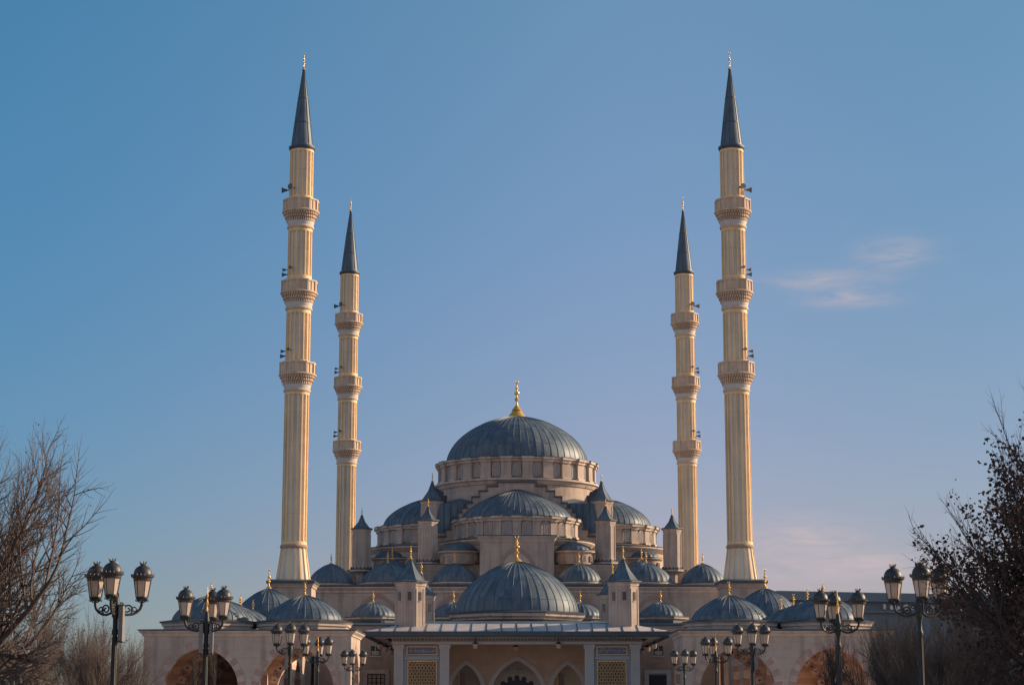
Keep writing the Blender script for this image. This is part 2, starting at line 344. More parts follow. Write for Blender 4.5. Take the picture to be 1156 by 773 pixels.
def arch_band(mb, F, op, w0, w1, pr, m, n=28, legs=True):
    """flat moulding following an arch"""
    c, hw, sp, ri, k = op; pts = []
    for off in (w0, w1):
        row = [(c - hw - off, 0.02)] if legs else []
        for i in range(n + 1):
            x, z = az_curve(-1 + 2 * i / n, hw + off, ri + off, k); row.append((c + x, sp + z))
        if legs: row.append((c + hw + off, 0.02))
        pts.append(row)
    k_ = len(pts[0]); vs = [F(p[0], t, p[1]) for t in (-.02, pr) for row in pts for p in row]; fs = []
    for i in range(k_ - 1):
        A, B, C_, D = i, k_ + i, 2 * k_ + i, 3 * k_ + i
        fs += [(C_, C_ + 1, D + 1, D), (A, A + 1, C_ + 1, C_), (B, B + 1, D + 1, D)]
    mb.add(vs, fs, m)

# ------------------------------------------------------------------ ground
ORG[0] = Vector((0, 0, 0))
g = MB(); g.add([(-6000, -3000, 0), (6000, -3000, 0), (6000, 8000, 0), (-6000, 8000, 0)], [(0, 1, 2, 3)])
tag(g.build('ground', mat('dry_ground', (.12, .10, .075), .9, var=.25, scale=.05)), kind='structure')
g = MB(); g.add([(-60, 6, .004), (60, 6, .004), (60, 300, .004), (-60, 300, .004)], [(0, 1, 2, 3)])
tag(g.build('plaza', PAVE), kind='structure')
for sx in (-1, 1):
    g = MB(); g.box2(min(sx * 11.9, sx * 30), max(sx * 11.9, sx * 30), 30, 140, -.1, .12)
    tag(g.build('planting_bed', mat('bed_turf', (.10, .085, .045), .95, var=.3, scale=.8)), kind='structure')

# ------------------------------------------------------------------ minarets
def minaret(X, Y, sx, label, pedestal=True):
    root = thing('minaret', (X, Y, 0), label, 'minaret', 'fluted minarets at the corners of the mosque'); c = (X, Y)
    mb = MB()
    if pedestal:
        mb.loft(X - 2.05, X + 2.05, Y - 2.05, Y + 2.05, [(0, 0), (0, 13.3), (.12, 13.4), (.12, 13.55), (.3, 13.75)], 0, cap=False)
        mb.loft(X - 2.35, X + 2.35, Y - 2.35, Y + 2.35, [(0, 13.75), (0.05, 13.78), (0.05, 14.0), (-.35, 14.16)], 1)
    else:
        mb.loft(X - 2.05, X + 2.05, Y - 2.05, Y + 2.05, [(0, 0), (0, 13.5), (.25, 13.75), (0, 14.16)], 0)
    mb.build('pedestal', [STONE, LEADD], root)
    nf = 16; arc = 2 * PI / nf
    def flute(mb, secs, rec=.16):
        b = len(mb.v); ang = []
        for i in range(nf):
            a = arc * (i + .5); w = arc * .14
            ang += [(a - w, 0), (a + w, 0), (a + w * 1.25, 1), (a + arc - w * 1.25, 1)]
        k = len(ang)
        for r, z in secs:
            for a, d in ang: mb.v.append((X + (r - rec * d) * math.cos(a), Y + (r - rec * d) * math.sin(a), z))
        for j in range(len(secs) - 1):
            for i in range(k):
                i2 = (i + 1) % k; mb.f.append((b + j * k + i, b + j * k + i2, b + (j + 1) * k + i2, b + (j + 1) * k + i)); mb.m.append(1 if i % 4 == 2 else 0)
    ring = lambda mb, z, r, h=.28, m=0: mb.lathe([(r - .2, z - h * .6), (r - .03, z - h * .5), (r + .06, z - h * .15), (r + .06, z + h * .15), (r - .03, z + h * .5), (r - .2, z + h * .6)], 32, c, m=m)
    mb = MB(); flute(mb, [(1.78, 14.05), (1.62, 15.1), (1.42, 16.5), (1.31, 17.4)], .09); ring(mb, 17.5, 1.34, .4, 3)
    mb.build('flared_base', [MRIB, MPAN, MBAL, MDRK], root, 20)
    Z = [(17.6, 33.2), (36.0, 41.6), (44.8, 50.2), (53.2, 58.7)]
    for q, (a, b) in enumerate(Z):
        mb = MB(); r0 = 1.285 - .012 * q; flute(mb, [(r0, a), (r0 - .01, a + .3), (r0 - .025, b - .3), (r0 - .02, b)])
        mb.lathe([(r0 - .15, a), (r0 + .005, a + .01), (r0 + .005, a + .35), (r0 - .15, a + .45)], 32, c, m=0)
        mb.lathe([(r0 - .21, b - .45), (r0 - .018, b - .35), (r0 - .018, b), (r0 - .09, b + .01)], 32, c, m=0)
        zz = a + 3.2
        while zz < b - 1.5:   # stone bed joints
            mb.lathe([(r0 - .2, zz - .025), (r0 - .145, zz - .025), (r0 - .145, zz + .025), (r0 - .2, zz + .025)], 32, c, m=2); zz += 3.4
        mb.build('shaft_section', [MRIB, MPAN, MBAL], root, 20)
    for bi, zb in enumerate((33.35, 41.85, 50.4)):
        mb = MB()
        mb.lathe([(1.2, zb - .25), (1.36, zb - .2), (1.40, zb - .05), (1.33, zb + .1)], 32, c, m=1)
        mb.lathe([(1.31, zb + .1), (1.34, zb + .25), (1.42, zb + .5), (1.42, zb + .55)], 32, c, m=2)
        n = 10; rot = PI / n
        rows = [(zb + .52, zb + .88, 1.42, 1.52), (zb + .86, zb + 1.22, 1.54, 1.68), (zb + 1.2, zb + 1.45, 1.70, 1.82)]
        for ri, (z0, z1, ra, rb) in enumerate(rows):
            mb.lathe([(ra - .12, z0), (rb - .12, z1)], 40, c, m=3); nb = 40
            for i in range(nb):
                a = 2 * PI * (i + .5 * (ri % 2)) / nb; rm = (ra + rb) / 2
                mb.box((X + (rm - .06) * math.cos(a), Y + (rm - .06) * math.sin(a), (z0 + z1) / 2), (.16, 2 * PI * rm / nb * .55, z1 - z0 - .02), a, 1)
        mb.lathe([(1.70, zb + 1.42), (1.90, zb + 1.46), (1.94, zb + 1.58), (1.86, zb + 1.66), (1.2, zb + 1.66)], 40, c, m=1)
        ap = lambda r: r / math.cos(PI / n)
        mb.lathe([(ap(1.70), zb + 1.66), (ap(1.70), zb + 2.68)], n, c, m=0, rot=rot)
        mb.lathe([(ap(1.60), zb + 1.66), (ap(1.60), zb + 2.68)], n, c, m=0, rot=rot)
        mb.lathe([(ap(1.58), zb + 2.66), (ap(1.80), zb + 2.66), (ap(1.82), zb + 2.82), (ap(1.58), zb + 2.86)], n, c, m=1, rot=rot)
        for i in range(n):
            a = rot + 2 * PI * i / n; mb.box((X + ap(1.70) * math.cos(a), Y + ap(1.70) * math.sin(a), zb + 2.16), (.17, .2, 1.0), a, 1)
            a2 = a + PI / n; mb.box((X + 1.72 * math.cos(a2), Y + 1.72 * math.sin(a2), zb + 2.16), (.10, .12, .98), a2, 1)
        bal = mb.build('balcony', [MBAL, MBAL, MWHT, MDRK], root, 30)
        big = .85 if bi == 2 else .5
        for qi, av in enumerate((-62 if sx > 0 else -118, -8 if sx > 0 else 188)):
            a = R_(av); mb = MB(); d = Vector((math.cos(a), math.sin(a), -.05)); p = Vector((X, Y, zb + 4.0 + (.0 if bi == 2 else .1))) + d * 1.2
            o = p + d * (.75 * big + .15)
            mb.tube([p, p + d * .28 * big, p + d * .32 * big, p + d * .55 * big, o], [.07 * big, .08 * big, .14 * big, .18 * big, .36 * big], 12)
            mb.tube([o, o + d * .03, o - d * .12, o - d * .4 * big], [.36 * big, .37 * big, .22 * big, .02], 12)
            if bi < 2 and qi == 1:
                p2 = p - Vector((0, 0, .5)); o2 = p2 + d * .6; mb.tube([p2, p2 + d * .3, o2], [.05, .1, .24], 10)
            mb.build('loudspeaker', SPK, bal)
    mb = MB()
    mb.lathe([(1.15, 58.55), (1.30, 58.62), (1.38, 58.8), (1.38, 58.95), (1.15, 59.05)], 32, c, m=1)
    ns = 12
    mb.lathe([(1.17, 58.95), (1.10, 59.3), (.60, 63.6), (.08, 67.45)], ns * 2, c, m=0)
    for i in range(ns):
        a = 2 * PI * (i + .5) / ns; q = [(1.12, 59.2), (.61, 63.6), (.08, 67.45)]
        mb.tube([(X + r * math.cos(a), Y + r * math.sin(a), z) for r, z in q], .03, 4, 1)
    for z, r in ((61.5, .85), (64.2, .535)): mb.lathe([(r, z), (r + .03, z), (r + .02, z + .1), (r - .02, z + .1)], 24, c, m=1)
    sp = mb.build('spire', [LEAD, LEADD], root, 20)
    mb = MB(); finial(mb, X, Y, 67.35, 2.0, .21); mb.build('finial', GOLD, sp)
    return root
minaret(-22.34, 195, -1, 'tall fluted cream minaret rising behind the left arcade, with horn loudspeakers on its left')
minaret(22.34, 195, 1, 'tall fluted cream minaret rising behind the right arcade, with horn loudspeakers on its right')
minaret(-22.38, 254, -1, 'smaller looking minaret far back left, just left of the prayer hall', False)
minaret(22.38, 254, 1, 'smaller looking minaret far back right, just right of the prayer hall', False)

# ------------------------------------------------------------------ prayer hall
HALL = thing('prayer_hall', (0, 227.8, 0), 'domed prayer hall of pinkish stone with lead domes stepping up to a great central dome', 'mosque')
mb = MB()
mb.box2(-21.4, 21.4, 205.6, 250, 0, 13.7)
mb.loft(-21.4, 21.4, 205.6, 250, [(0, 13.5), (.1, 13.6), (.12, 13.8), (.35, 14.05), (.35, 14.18)], 1, cap=False)
mb.loft(-21.4, 21.4, 205.6, 250, [(.36, 14.18), (.40, 14.20), (.40, 14.30), (-.5, 14.36)], 2)
mb.build('hall_wall', [STONE, STONE2, LEADD], HALL)
# blind arches of the front wall, behind the narthex domes
FW = Frame2((-21.4, 205.6), (1, 0))
for x in (-14.65, -6.45, 6.45, 14.65):
    mb = MB(); op = (21.4 + x, 1.85, 11.2, 1.9, .25); arch_band(mb, FW, op, 0, .42, .06, 0, legs=False)
    mb.build('blind_arch', [VBRN], HALL)
def tier(name, x0, x1, y0, y1, z0, z1, over=.3):
    mb = MB(); mb.loft(x0, x1, y0, y1, [(0, z0), (0, z1 - .75), (.06, z1 - .7), (.08, z1 - .5), (over, z1 - .2), (over, z1 - .1)], [0, 1, 1, 1, 1, 1], cap=False)
    mb.loft(x0, x1, y0, y1, [(over + .01, z1 - .1), (over + .05, z1 - .08), (over + .05, z1), (-.6, z1 + .1)], 2)
    return mb.build(name, [STONE, STONE2, LEADD], HALL)
tier('lower_tier', -18.9, 18.9, 221, 246, 14.3, 17.0)
tier('lower_tier', -10.9, 10.9, 211, 245, 14.2, 16.95)
fb = tier('front_bay', -3.95, 3.95, 207.2, 216, 14.1, 19.75)
mb = MB(); FB = Frame2((-3.95, 207.2), (1, 0)); op = (3.95, 1.55, 16.2, 1.8, .1)
arch_band(mb, FB, op, .0, .42, .05, 0, legs=False)
arch_panel(mb, 0, 207.17, 14.6, 1.5, 1.6, 1.7, .1, 1); mb.build('blind_arch', [VBRN, STONE2], fb)

def ring_windows(parent, c, R, z0, z1, n, a0, a1, ww, mat_=GLASSW):
    """arched lattice windows set round a drum"""
    for i in range(n):
        a = a0 + (a1 - a0) * (i + .5) / n; mb = MB(); h = z1 - z0; vs = [(-ww / 2, 0, z0), (ww / 2, 0, z0)]
        for j in range(9):
            x, z = az_curve(1 - 2 * j / 8, ww / 2, ww * .5, .15); vs.append((x, 0, z1 - ww * .5 + z))
        n_ = len(vs); vs2 = [(x, y + .12, z) for x, y, z in vs]
        rot = a - PI / 2 + PI; T = lambda q: (c[0] + (R) * math.cos(a) + q[0] * -math.sin(a) + q[1] * math.cos(a), c[1] + R * math.sin(a) + q[0] * math.cos(a) + q[1] * math.sin(a), q[2])
        mb.add([T(v) for v in vs2], [tuple(range(n_))], 0)
        for j in range(2, n_ - 1):   # stone frame round the head
            p, q = Vector(T(vs2[j])), Vector(T(vs2[j + 1])); mb.tube([p, q], .06, 4, 1)
        for j, k in ((0, n_ - 1), (1, 2)): mb.tube([T(vs2[j]), T(vs2[k])], .06, 4, 1)
        for t in (.33, .66):        # lattice bars
            x = -ww / 2 + ww * t; mb.tube([T((x, .14, z0)), T((x, .14, z1 - ww * .22))], .022, 4, 1)
        zz = z0 + .22
        while zz < z1 - ww * .4: mb.tube([T((-ww / 2, .14, zz)), T((ww / 2, .14, zz))], .022, 4, 1); zz += .24
        mb.build('window', [mat_, STONE2], parent)
def drum(name, c, R, zb, zt, n, a0, a1, pw, parent, wz=(.25, .45), ww=.85, pd=.42, Rc=.6):
    """drum with piers between its windows and a cornice that breaks forward over the piers"""
    mb = MB(); sg = n * 4
    mb.lathe([(R + .45, zb - .25), (R + .55, zb - .1), (R + .55, zb)], sg, c, a0, a1, 1)
    mb.lathe([(R + .55, zb), (R, zb + .12)], sg, c, a0, a1, 2)
    mb.lathe([(R, zb + .1), (R, zt - .5), (R + .25, zt - .45), (R + .35, zt - .2), (R + Rc, zt - .1), (R + Rc, zt)], sg, c, a0, a1, [0, 1, 1, 1, 1])
    mb.lathe([(R + Rc + .01, zt), (R + Rc + .04, zt + .02), (R + Rc + .04, zt + .1), (R - 1.6, zt + .2)], sg, c, a0, a1, 2)
    for i in range(n + (0 if abs(a1 - a0 - 2 * PI) < 1e-6 else 1)):
        a = a0 + (a1 - a0) * i / n; h = zt - zb
        p = lambda r, z: (c[0] + r * math.cos(a), c[1] + r * math.sin(a), z)
        mb.box(p(R + pd / 2 - .1, zb + .1 + (h - .6) / 2), (pd + .2, pw, h - .5), a, 0)
        mb.box(p(R + pd / 2, zt - .35), (pd + .3, pw + .1, .3), a, 1)
        mb.box(p(R + Rc / 2, zt - .06), (Rc + .3, pw + .25, .27), a, 1)
        mb.box(p(R + Rc / 2, zt + .10), (Rc + .36, pw + .3, .07), a, 2)
        mb.box(p(R + pd / 2, zb + .22), (pd + .3, pw + .1, .22), a, 1)
    d = mb.build(name, [STONE, STONE2, LEADD], parent, 25)
    ring_windows(d, c, R + .02, zb + wz[0], zt - wz[1], n, a0, a1, ww)
    return d
# central square with hipped corners
mb = MB(); cx, cy = 0, 227.8
mb.box2(-9.3, 9.3, cy - 9.3, cy + 9.3, 16.5, 21.0)
mb.loft(-9.3, 9.3, cy - 9.3, cy + 9.3, [(.1, 21.0), (.1, 21.1), (-.45, 24.35), (-2.6, 25.1)], 1)
for sx in (-1, 1):
    for sy in (-1, 1):
        for k in range(5):
            t = 9.0 - .75 * k
            mb.tube([(sx * t, cy + sy * 9.42, 21.1), (sx * (t - .06 * t / 9), cy + sy * 8.87, 24.35)], .05, 4, 2)
            mb.tube([(sx * 9.42, cy + sy * t, 21.1), (sx * 8.87, cy + sy * (t - .06 * t / 9), 24.35)], .05, 4, 2)
mb.build('central_block', [STONE, LEAD, LEADD], HALL)
# stepped gables on the four sides
steps = [(2.15, 26.72), (3.34, 26.25), (4.23, 25.7), (5.03, 25.05), (5.63, 24.35), (6.23, 23.8), (6.63, 23.3), (7.05, 22.75), (7.45, 22.1), (8.0, 21.4), (8.75, 20.6)]
for ang in (0, PI / 2, PI, -PI / 2):
    mb = MB(); px = 0
    for i, (x, z) in enumerate(steps):
        x0 = 0 if i == 0 else steps[i - 1][0]
        for sx in (-1, 1):
            a, b = (x0, x) if sx > 0 else (-x, -x0)
            if i == 0: 
                if sx < 0: continue
                a, b = -x, x
            def B(xa, xb, ya, yb, za, zb, m):
                vs = [(X_, Y_, Z_) for Z_ in (za, zb) for X_, Y_ in ((xa, ya), (xb, ya), (xb, yb), (xa, yb))]
                mb.add(spin(vs, ang, (cx, cy)), [(3, 2, 1, 0), (4, 5, 6, 7), (0, 1, 5, 4), (1, 2, 6, 5), (2, 3, 7, 6), (3, 0, 4, 7)], m)
            B(a, b, -9.75, -8.2, 18, z - .1, 0); B(a - .10, b + .10, -9.90, -8.1 + .001 * i, z - .12, z + .05, 1)
            if i + 1 < len(steps):
                for s_ in ((-1, 1) if i == 0 else (sx,)): B(min(s_ * x, s_ * (x + .09)), max(s_ * x, s_ * (x + .09)), -9.86, -8.15, steps[i + 1][1] + .06, z - .13, 1)
    mb.build('stepped_gable', [STONE, LEADD], HALL)
# great drum and dome
mb = MB()
mb.lathe([(9.15, 22.5), (9.15, 26.5), (9.3, 26.55), (9.5, 26.9), (9.72, 27.0), (9.72, 27.2), (8.9, 27.3)], 96, (cx, cy), m=[0, 1, 1, 1, 1, 2])
mb.build('drum_base', [STONE, STONE2, LEADD], HALL)
drum('main_drum', (cx, cy), 8.85, 27.15, 29.62, 24, R_(-97.5), R_(262.5), 1.15, HALL, (.3, .62), .92)
mb = MB(); dome(mb, (cx, cy), 8.32, 29.62, 5.98, 56, alts=(2, 3), seam=.06, rings=20, laps=(.22, .45, .66), hw=.0075, kp=.13); md = mb.build('main_dome', [LEAD, LEADD, LEADB, LEADC], HALL, 30)
mb = MB(); mb.lathe([(1.08, 35.25), (1.08, 35.5), (.98, 35.62), (.62, 36.1), (.32, 36.55), (.2, 36.9)], 32, (cx, cy)); finial(mb, cx, cy, 36.3, 3.65, .62); mb.build('finial', GOLD, md)
# four half domes on windowed half drums
for k, ang in enumerate((-90, 180, 0, 90)):
    a = R_(ang); c = (cx + 9.35 * math.cos(a), cy + 9.35 * math.sin(a)); a0, a1 = a - PI / 2, a + PI / 2
    mb = MB(); mb.lathe([(8.2, 15.8), (8.2, 19.0), (8.35, 19.1), (8.75, 19.5), (8.75, 19.65)], 48, c, a0, a1, [0, 1, 1, 1]); mb.lathe([(8.76, 19.65), (8.80, 19.76), (6.6, 19.95)], 48, c, a0, a1, 2)
    mb.build('half_drum_base', [STONE, STONE2, LEADD], HALL)
    drum('half_dome_drum', c, 6.75, 19.95, 22.2, 10, a0 + .001, a1 - .001, .95, HALL, (.25, .55), .95, .22, .45)
    mb = MB(); dome(mb, c, 6.35, 22.2, 3.75, 28, a0, a1, alts=(2, 3), seam=.06, rings=16, laps=(.3, .6), hw=.010, kp=.45 if ang in (-90, 90) else .18); mb.build('half_dome', [LEAD, LEADD, LEADB, LEADC], HALL, 30)
# small half domes between the turrets
for X, Y in ((-6.2, 211.9), (6.2, 211.9), (-14.2, 221.9), (14.2, 221.9)):
    c = (X, Y); mb = MB(); mb.lathe([(2.15, 16.9), (2.15, 18.0), (2.45, 18.2), (2.45, 18.32)], 16, c, m=[0, 1, 1]); mb.lathe([(2.46, 18.32), (2.46, 18.4), (1.8, 18.45)], 16, c, m=2)
    b_ = mb.build('small_half_dome', [STONE, STONE2, LEADD], HALL)
    mb = MB(); dome(mb, c, 1.95, 18.42, .95, 20, alts=(2, 3), seam=.035, rings=9); mb.build('lead_cover', [LEAD, LEADD, LEADB, LEADC], b_, 30)
    ring_windows(b_, c, 2.1, 17.15, 17.85, 5, R_(-160), R_(-20), .4)
def hall_dome(X, Y, R, z0, zd, h, fh, seams=24, parent=None):
    mb = MB(); mb.lathe([(R + .1, z0), (R + .1, zd - .3), (R + .3, zd - .15), (R + .3, zd)], 24, (X, Y), m=[0, 1, 1]); mb.lathe([(R + .31, zd), (R + .31, zd + .07), (R - .3, zd + .1)], 24, (X, Y), m=2)
    dome(mb, (X, Y), R, zd + .06, h, seams, alts=(4, 5), ms=(3, 2), seam=.04, rings=12, laps=(.4,)); o = mb.build('roof_dome', [LEADD, STONE2, LEADD, LEAD, LEADB, LEADC], parent or HALL, 30)
    mb = MB(); finial(mb, X, Y, zd + h + .0, fh, .26); mb.build('finial', GOLD, o)
for sx in (-1, 1):
    hall_dome(sx * 6.62, 208.25, 2.3, 14.25, 14.75, 2.1, 1.2); hall_dome(sx * 13.85, 209.3, 2.75, 14.25, 14.75, 2.2, 1.2)
    hall_dome(sx * 13.85, 216.8, 2.9, 14.3, 15.2, 2.7, 1.35); hall_dome(sx * 20.0, 210, 2.35, 13.9, 14.7, 2.2, 1.15); hall_dome(sx * 20.2, 218.5, 2.1, 14.2, 14.6, 1.9, 1.1)
def turret(X, Y, r, z0, z1, z2, z3, parent, stem=None, name='turret', win=False, n=8, sq=None):
    c = (X, Y); k = 1 / math.cos(PI / n); rot = PI / n; mb = MB()
    if stem: 
        mb.lathe([(r * .55 * k, stem), (r * .55 * k, z0 - .7), (r * .8 * k, z0 - .45), (r * 1.25 * k, z0 - .3), (r * 1.25 * k, z0 - .12)], n, c, m=[0, 1, 1, 1], rot=rot); mb.lathe([(r * 1.27 * k, z0 - .12), (r * 1.27 * k, z0 - .03), (r * k, z0)], n, c, m=2, rot=rot)
        for i in range(16):
            a = 2 * PI * i / 16; mb.box((X + r * 1.2 * math.cos(a), Y + r * 1.2 * math.sin(a), z0 + .1), (.09, .09, .25), a, 2)
    mb.lathe([(r * k, z0 - .02), (r * k, z1 - .4), (r * 1.05 * k, z1 - .35), (r * 1.05 * k, z1 - .2), (r * 1.18 * k, z1 - .05)], n, c, m=[0, 1, 1, 1], rot=rot)
    for i in range(n):      # framed facets
        a = 2 * PI * i / n; hw = r * math.tan(PI / n)
        for s in (-1, 1): mb.box((X + (r + .01) * math.cos(a) - s * hw * .78 * math.sin(a), Y + (r + .01) * math.sin(a) + s * hw * .78 * math.cos(a), (z0 + z1) / 2 - .2), (.07, hw * .16, z1 - z0 - .8), a, 1)
        mb.box((X + (r + .012) * math.cos(a), Y + (r + .012) * math.sin(a), z0 + .18), (.08, hw * 1.9, .2), a, 1)
    o = mb.build(name, [STONE, STONE2, LEADD], parent, 20)
    if win:
        for i in range(n):
            a = 2 * PI * i / n; mb = MB(); mb.box((X + (r + .005) * math.cos(a), Y + (r + .005) * math.sin(a), z1 - 1.25), (.07, .30, .72), a, 0); mb.box((X + (r + .02) * math.cos(a), Y + (r + .02) * math.sin(a), z1 - 1.66), (.09, .42, .07), a, 1)
            mb.build('slit_window', [DGLASS, STONE2], o)
    mb = MB(); e = 1.24
    mb.lathe([(r * e * k - .1, z1 - .06), (r * e * k, z1 - .04), (r * e * k, z1 + .05), (r * (1.0 if win else .90) * k, z1 + .12), (r * (.47 if win else .36) * k, z1 + (z2 - z1) * .5), (.05, z2)], n, c, m=[1, 1, 0, 0, 0], cap0=True, rot=rot)
    for i in range(n):
        a = rot + 2 * PI * i / n; mb.tube([(X + q * math.cos(a), Y + q * math.sin(a), z) for q, z in ((r * (1.0 if win else .90) * k, z1 + .12), (r * (.47 if win else .36) * k, z1 + (z2 - z1) * .5), (.05, z2))], .03, 4, 1)
    rf = mb.build('turret_roof', [LEAD, LEADD], o, 20)
    mb = MB(); finial(mb, X, Y, z2 - .1, z3 - z2 + .1, .2); mb.build('finial', GOLD, rf)
for sx in (-1, 1):
    turret(sx * 17.5, 219.2, .98, 17.0, 21.5, 23.1, 23.9, HALL, stem=14.3)
    turret(sx * 9.72, 212.6, 1.02, 17.35, 21.8, 23.4, 24.25, HALL, stem=16.9)
    turret(sx * 9.6, 219.8, 1.22, 16.5, 24.7, 27.0, 28.0, HALL)
    turret(sx * 9.6, 235.9, 1.22, 16.5, 24.7, 27.0, 28.0, HALL)

# ------------------------------------------------------------------ narthex in front of the hall
NAR = thing('narthex', (0, 200, 0), 'low domed entrance hall with dark reddish front wall in front of the prayer hall', 'building')
mb = MB(); mb.box2(-19.9, 19.9, 194, 205.55, 0, 9.2)
mb.build('front_wall', [WALLR], NAR)
mb = MB(); mb.loft(-19.9, 19.9, 194, 205.2, [(0, 9.0), (.12, 9.15), (.15, 9.35), (.4, 9.6)], 1, cap=False); mb.loft(-19.9, 19.9, 194, 205.2, [(.4, 9.6), (.45, 9.62), (.45, 9.74), (-.3, 9.95)], 2)
mb.build('roof', [STONE, STONE2, LEADD], NAR)
for x in (-14.65, -6.45, 6.45, 14.65):
    mb = MB(); k = 1 / math.cos(PI / 8)
    mb.lathe([(2.55 * k, 9.8), (2.55 * k, 10.35), (2.75 * k, 10.5), (2.75 * k, 10.62)], 8, (x, 199.5), m=[0, 1, 1], rot=PI / 8); mb.lathe([(2.77 * k, 10.62), (2.77 * k, 10.72), (2.0 * k, 10.82)], 8, (x, 199.5), m=2, rot=PI / 8)
    dome(mb, (x, 199.5), 2.2, 10.78, 1.5, 24, alts=(4, 5), ms=(3, 2), seam=.04, rings=12); o = mb.build('roof_dome', [LEADD, STONE2, LEADD, LEAD, LEADB, LEADC], NAR, 30)
    mb = MB(); finial(mb, x, 199.5, 12.2, 1.2, .24); mb.build('finial', GOLD, o)
for sx in (-1, 1):
    mb = MB(); x0, x1 = sorted((sx * 13.5, sx * 14.4)); mb.box2(x0, x1, 193.93, 194.02, 6.75, 7.7, 0); mb.box2(x0 + .08, x1 - .08, 193.9, 193.94, 6.8, 7.2, 1); mb.box2(x0 - .12, x1 + .12, 193.86, 194.01, 6.6, 6.74, 2); mb.box2((x0 + x1) / 2 - .03, (x0 + x1) / 2 + .03, 193.88, 193.97, 6.75, 7.7, 2)
    mb.build('window', [DGLASS, CURT, STONE2], NAR)
    x0, x1 = sorted((sx * 13.0, sx * 14.7)); mb = MB()
    if sx < 0:
        mb.box2(x0, x1, 193.95, 194.02, 2.6, 4.95, 0)
        for i in range(5): mb.box2(x0 + 1.7 * i / 4 - .04, x0 + 1.7 * i / 4 + .04, 193.86, 193.95, 2.6, 4.95, 1)
        for i in range(7): mb.box2(x0, x1, 193.85, 193.94, 2.62 + i * .38, 2.67 + i * .38, 1)
        mb.build('lattice_window', [CURT, DARK], NAR)
    else:
        mb.box2(x0, x1, 193.93, 194.02, 0, 4.85, 0); mb.build('doorway', [DARK], NAR)
    mb = MB()
    for a, b in ((x0 - .45, x0 - .02), (x1 + .02, x1 + .45)): mb.box2(a, b, 193.88, 194.01, 0, 5.0)
    mb.box2(x0 - .45, x1 + .45, 193.87, 194.01, 5.0, 5.35); mb.build('stone_surround', [STONE2 if sx < 0 else PMARB], NAR)
    mb = MB(); xm = sx * 13.9; mb.box2(xm - .45, xm + .45, 193.95, 194.01, 5.62, 6.1, 0); r2 = random.Random(3)
    for i in range(4):
        for j in range(3):
            if r2.random() < .75: mb.box2(xm - .4 + i * .21, xm - .4 + i * .21 + .15, 193.92, 193.96, 5.66 + j * .14, 5.66 + j * .14 + .09, 1)
    mb.build('carved_plaque', [VBRN, MDRK], NAR)

# ------------------------------------------------------------------ entrance porch
POR = thing('entrance_porch', (0, 177, 0), 'wide entrance porch with broad flat eaves, blue grey dome and gilded lattice panels', 'porch')
mb = MB(); mb.loft(-12.92, 12.92, 164, 192.8, [(-.7, 7.52), (0, 7.55), (0.02, 7.60), (0.02, 7.93), (-.05, 7.97)], 1, cap=False)
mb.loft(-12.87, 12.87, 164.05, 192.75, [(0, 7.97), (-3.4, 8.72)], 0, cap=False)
mb.loft(-9.47, 9.47, 167.45, 189.35, [(0, 8.72), (-.12, 8.76), (-2.2, 9.02), (-2.4, 9.05)], 2)
for i in range(-10, 11):
    x = i * 1.27; e = max(0, abs(x) - 9.47); mb.tube([(x, 164.02, 8.0), (x, 167.45 - e, 8.74 - e * .22)], .045, 4, 1)
for i in range(23):
    y = 164.9 + i * 1.25; e = max(0, 167.45 - y, y - 189.35)
    for sx in (-1, 1): mb.tube([(sx * 12.9, y, 8.0), (sx * (9.47 + e), y, 8.74 - e * .22)], .045, 4, 1)
mb.build('roof', [ROOFSHEEN, LEADD, LEAD], POR)
mb = MB(); mb.loft(-12.2, 12.2, 164.7, 192.1, [(0, 7.53), (-1.1, 7.42)], 0, cap=False); mb.build('soffit', [PMARB], POR)
mb = MB()   # entablature with carved frieze
mb.box2(-10.55, 10.55, 165.6, 166.9, 6.95, 7.6, 0); mb.box2(-10.6, 10.6, 165.5, 165.62, 7.5, 7.6, 0); mb.box2(-10.58, 10.58, 165.52, 165.62, 6.98, 7.12, 0)
for i in range(70):
    x = -10.4 + i * .3014; mb.lathe([(.10, 7.2), (.13, 7.30), (.06, 7.42), (.01, 7.46)], 6, (x, 165.58), m=1, cap0=True); mb.box2(x + .09, x + .21, 165.55, 165.61, 7.18, 7.28, 1)
for sx in (-1, 1): mb.box2(min(sx * 10.55, sx * 9.3), max(sx * 10.55, sx * 9.3), 166.9, 192, 6.95, 7.6, 0)
mb.build('frieze', [PMARB, BOXM], POR)
def calligraphy(mb, x0, x1, y, z0, z1, m, seed):
    """flowing raised strokes and dots"""
    r = random.Random(seed); x = x0; h = z1 - z0
    while x < x1 - .1:
        k = r.choice('lbsc'); w = r.uniform(.12, .28)
        if k == 'l': pts = [(x, y, z0 + h * .25), (x + .02, y, z0 + h * .6), (x + .015, y, z0 + h * .95)]
        elif k == 'b': pts = [(x + w * t, y, z0 + h * (.28 + .22 * abs(2 * t - 1) ** 2)) for t in (0, .25, .5, .75, 1)]
        elif k == 's': pts = [(x + w * t, y, z0 + h * (.42 + .14 * math.sin(t * 9))) for t in (0, .2, .4, .6, .8, 1)]
        else: pts = [(x + .07 + .08 * math.cos(a * .7), y, z0 + h * .42 + .10 * math.sin(a * .7)) for a in range(0, 9)]
        mb.tube(pts, .026, 4, m)
        if r.random() < .6:
            q = (x + w * .5, z0 + h * r.choice((.12, .75, .85))); mb.box((q[0], y, q[1]), (.04, .03, .04), 0, m)
        x += w * .75
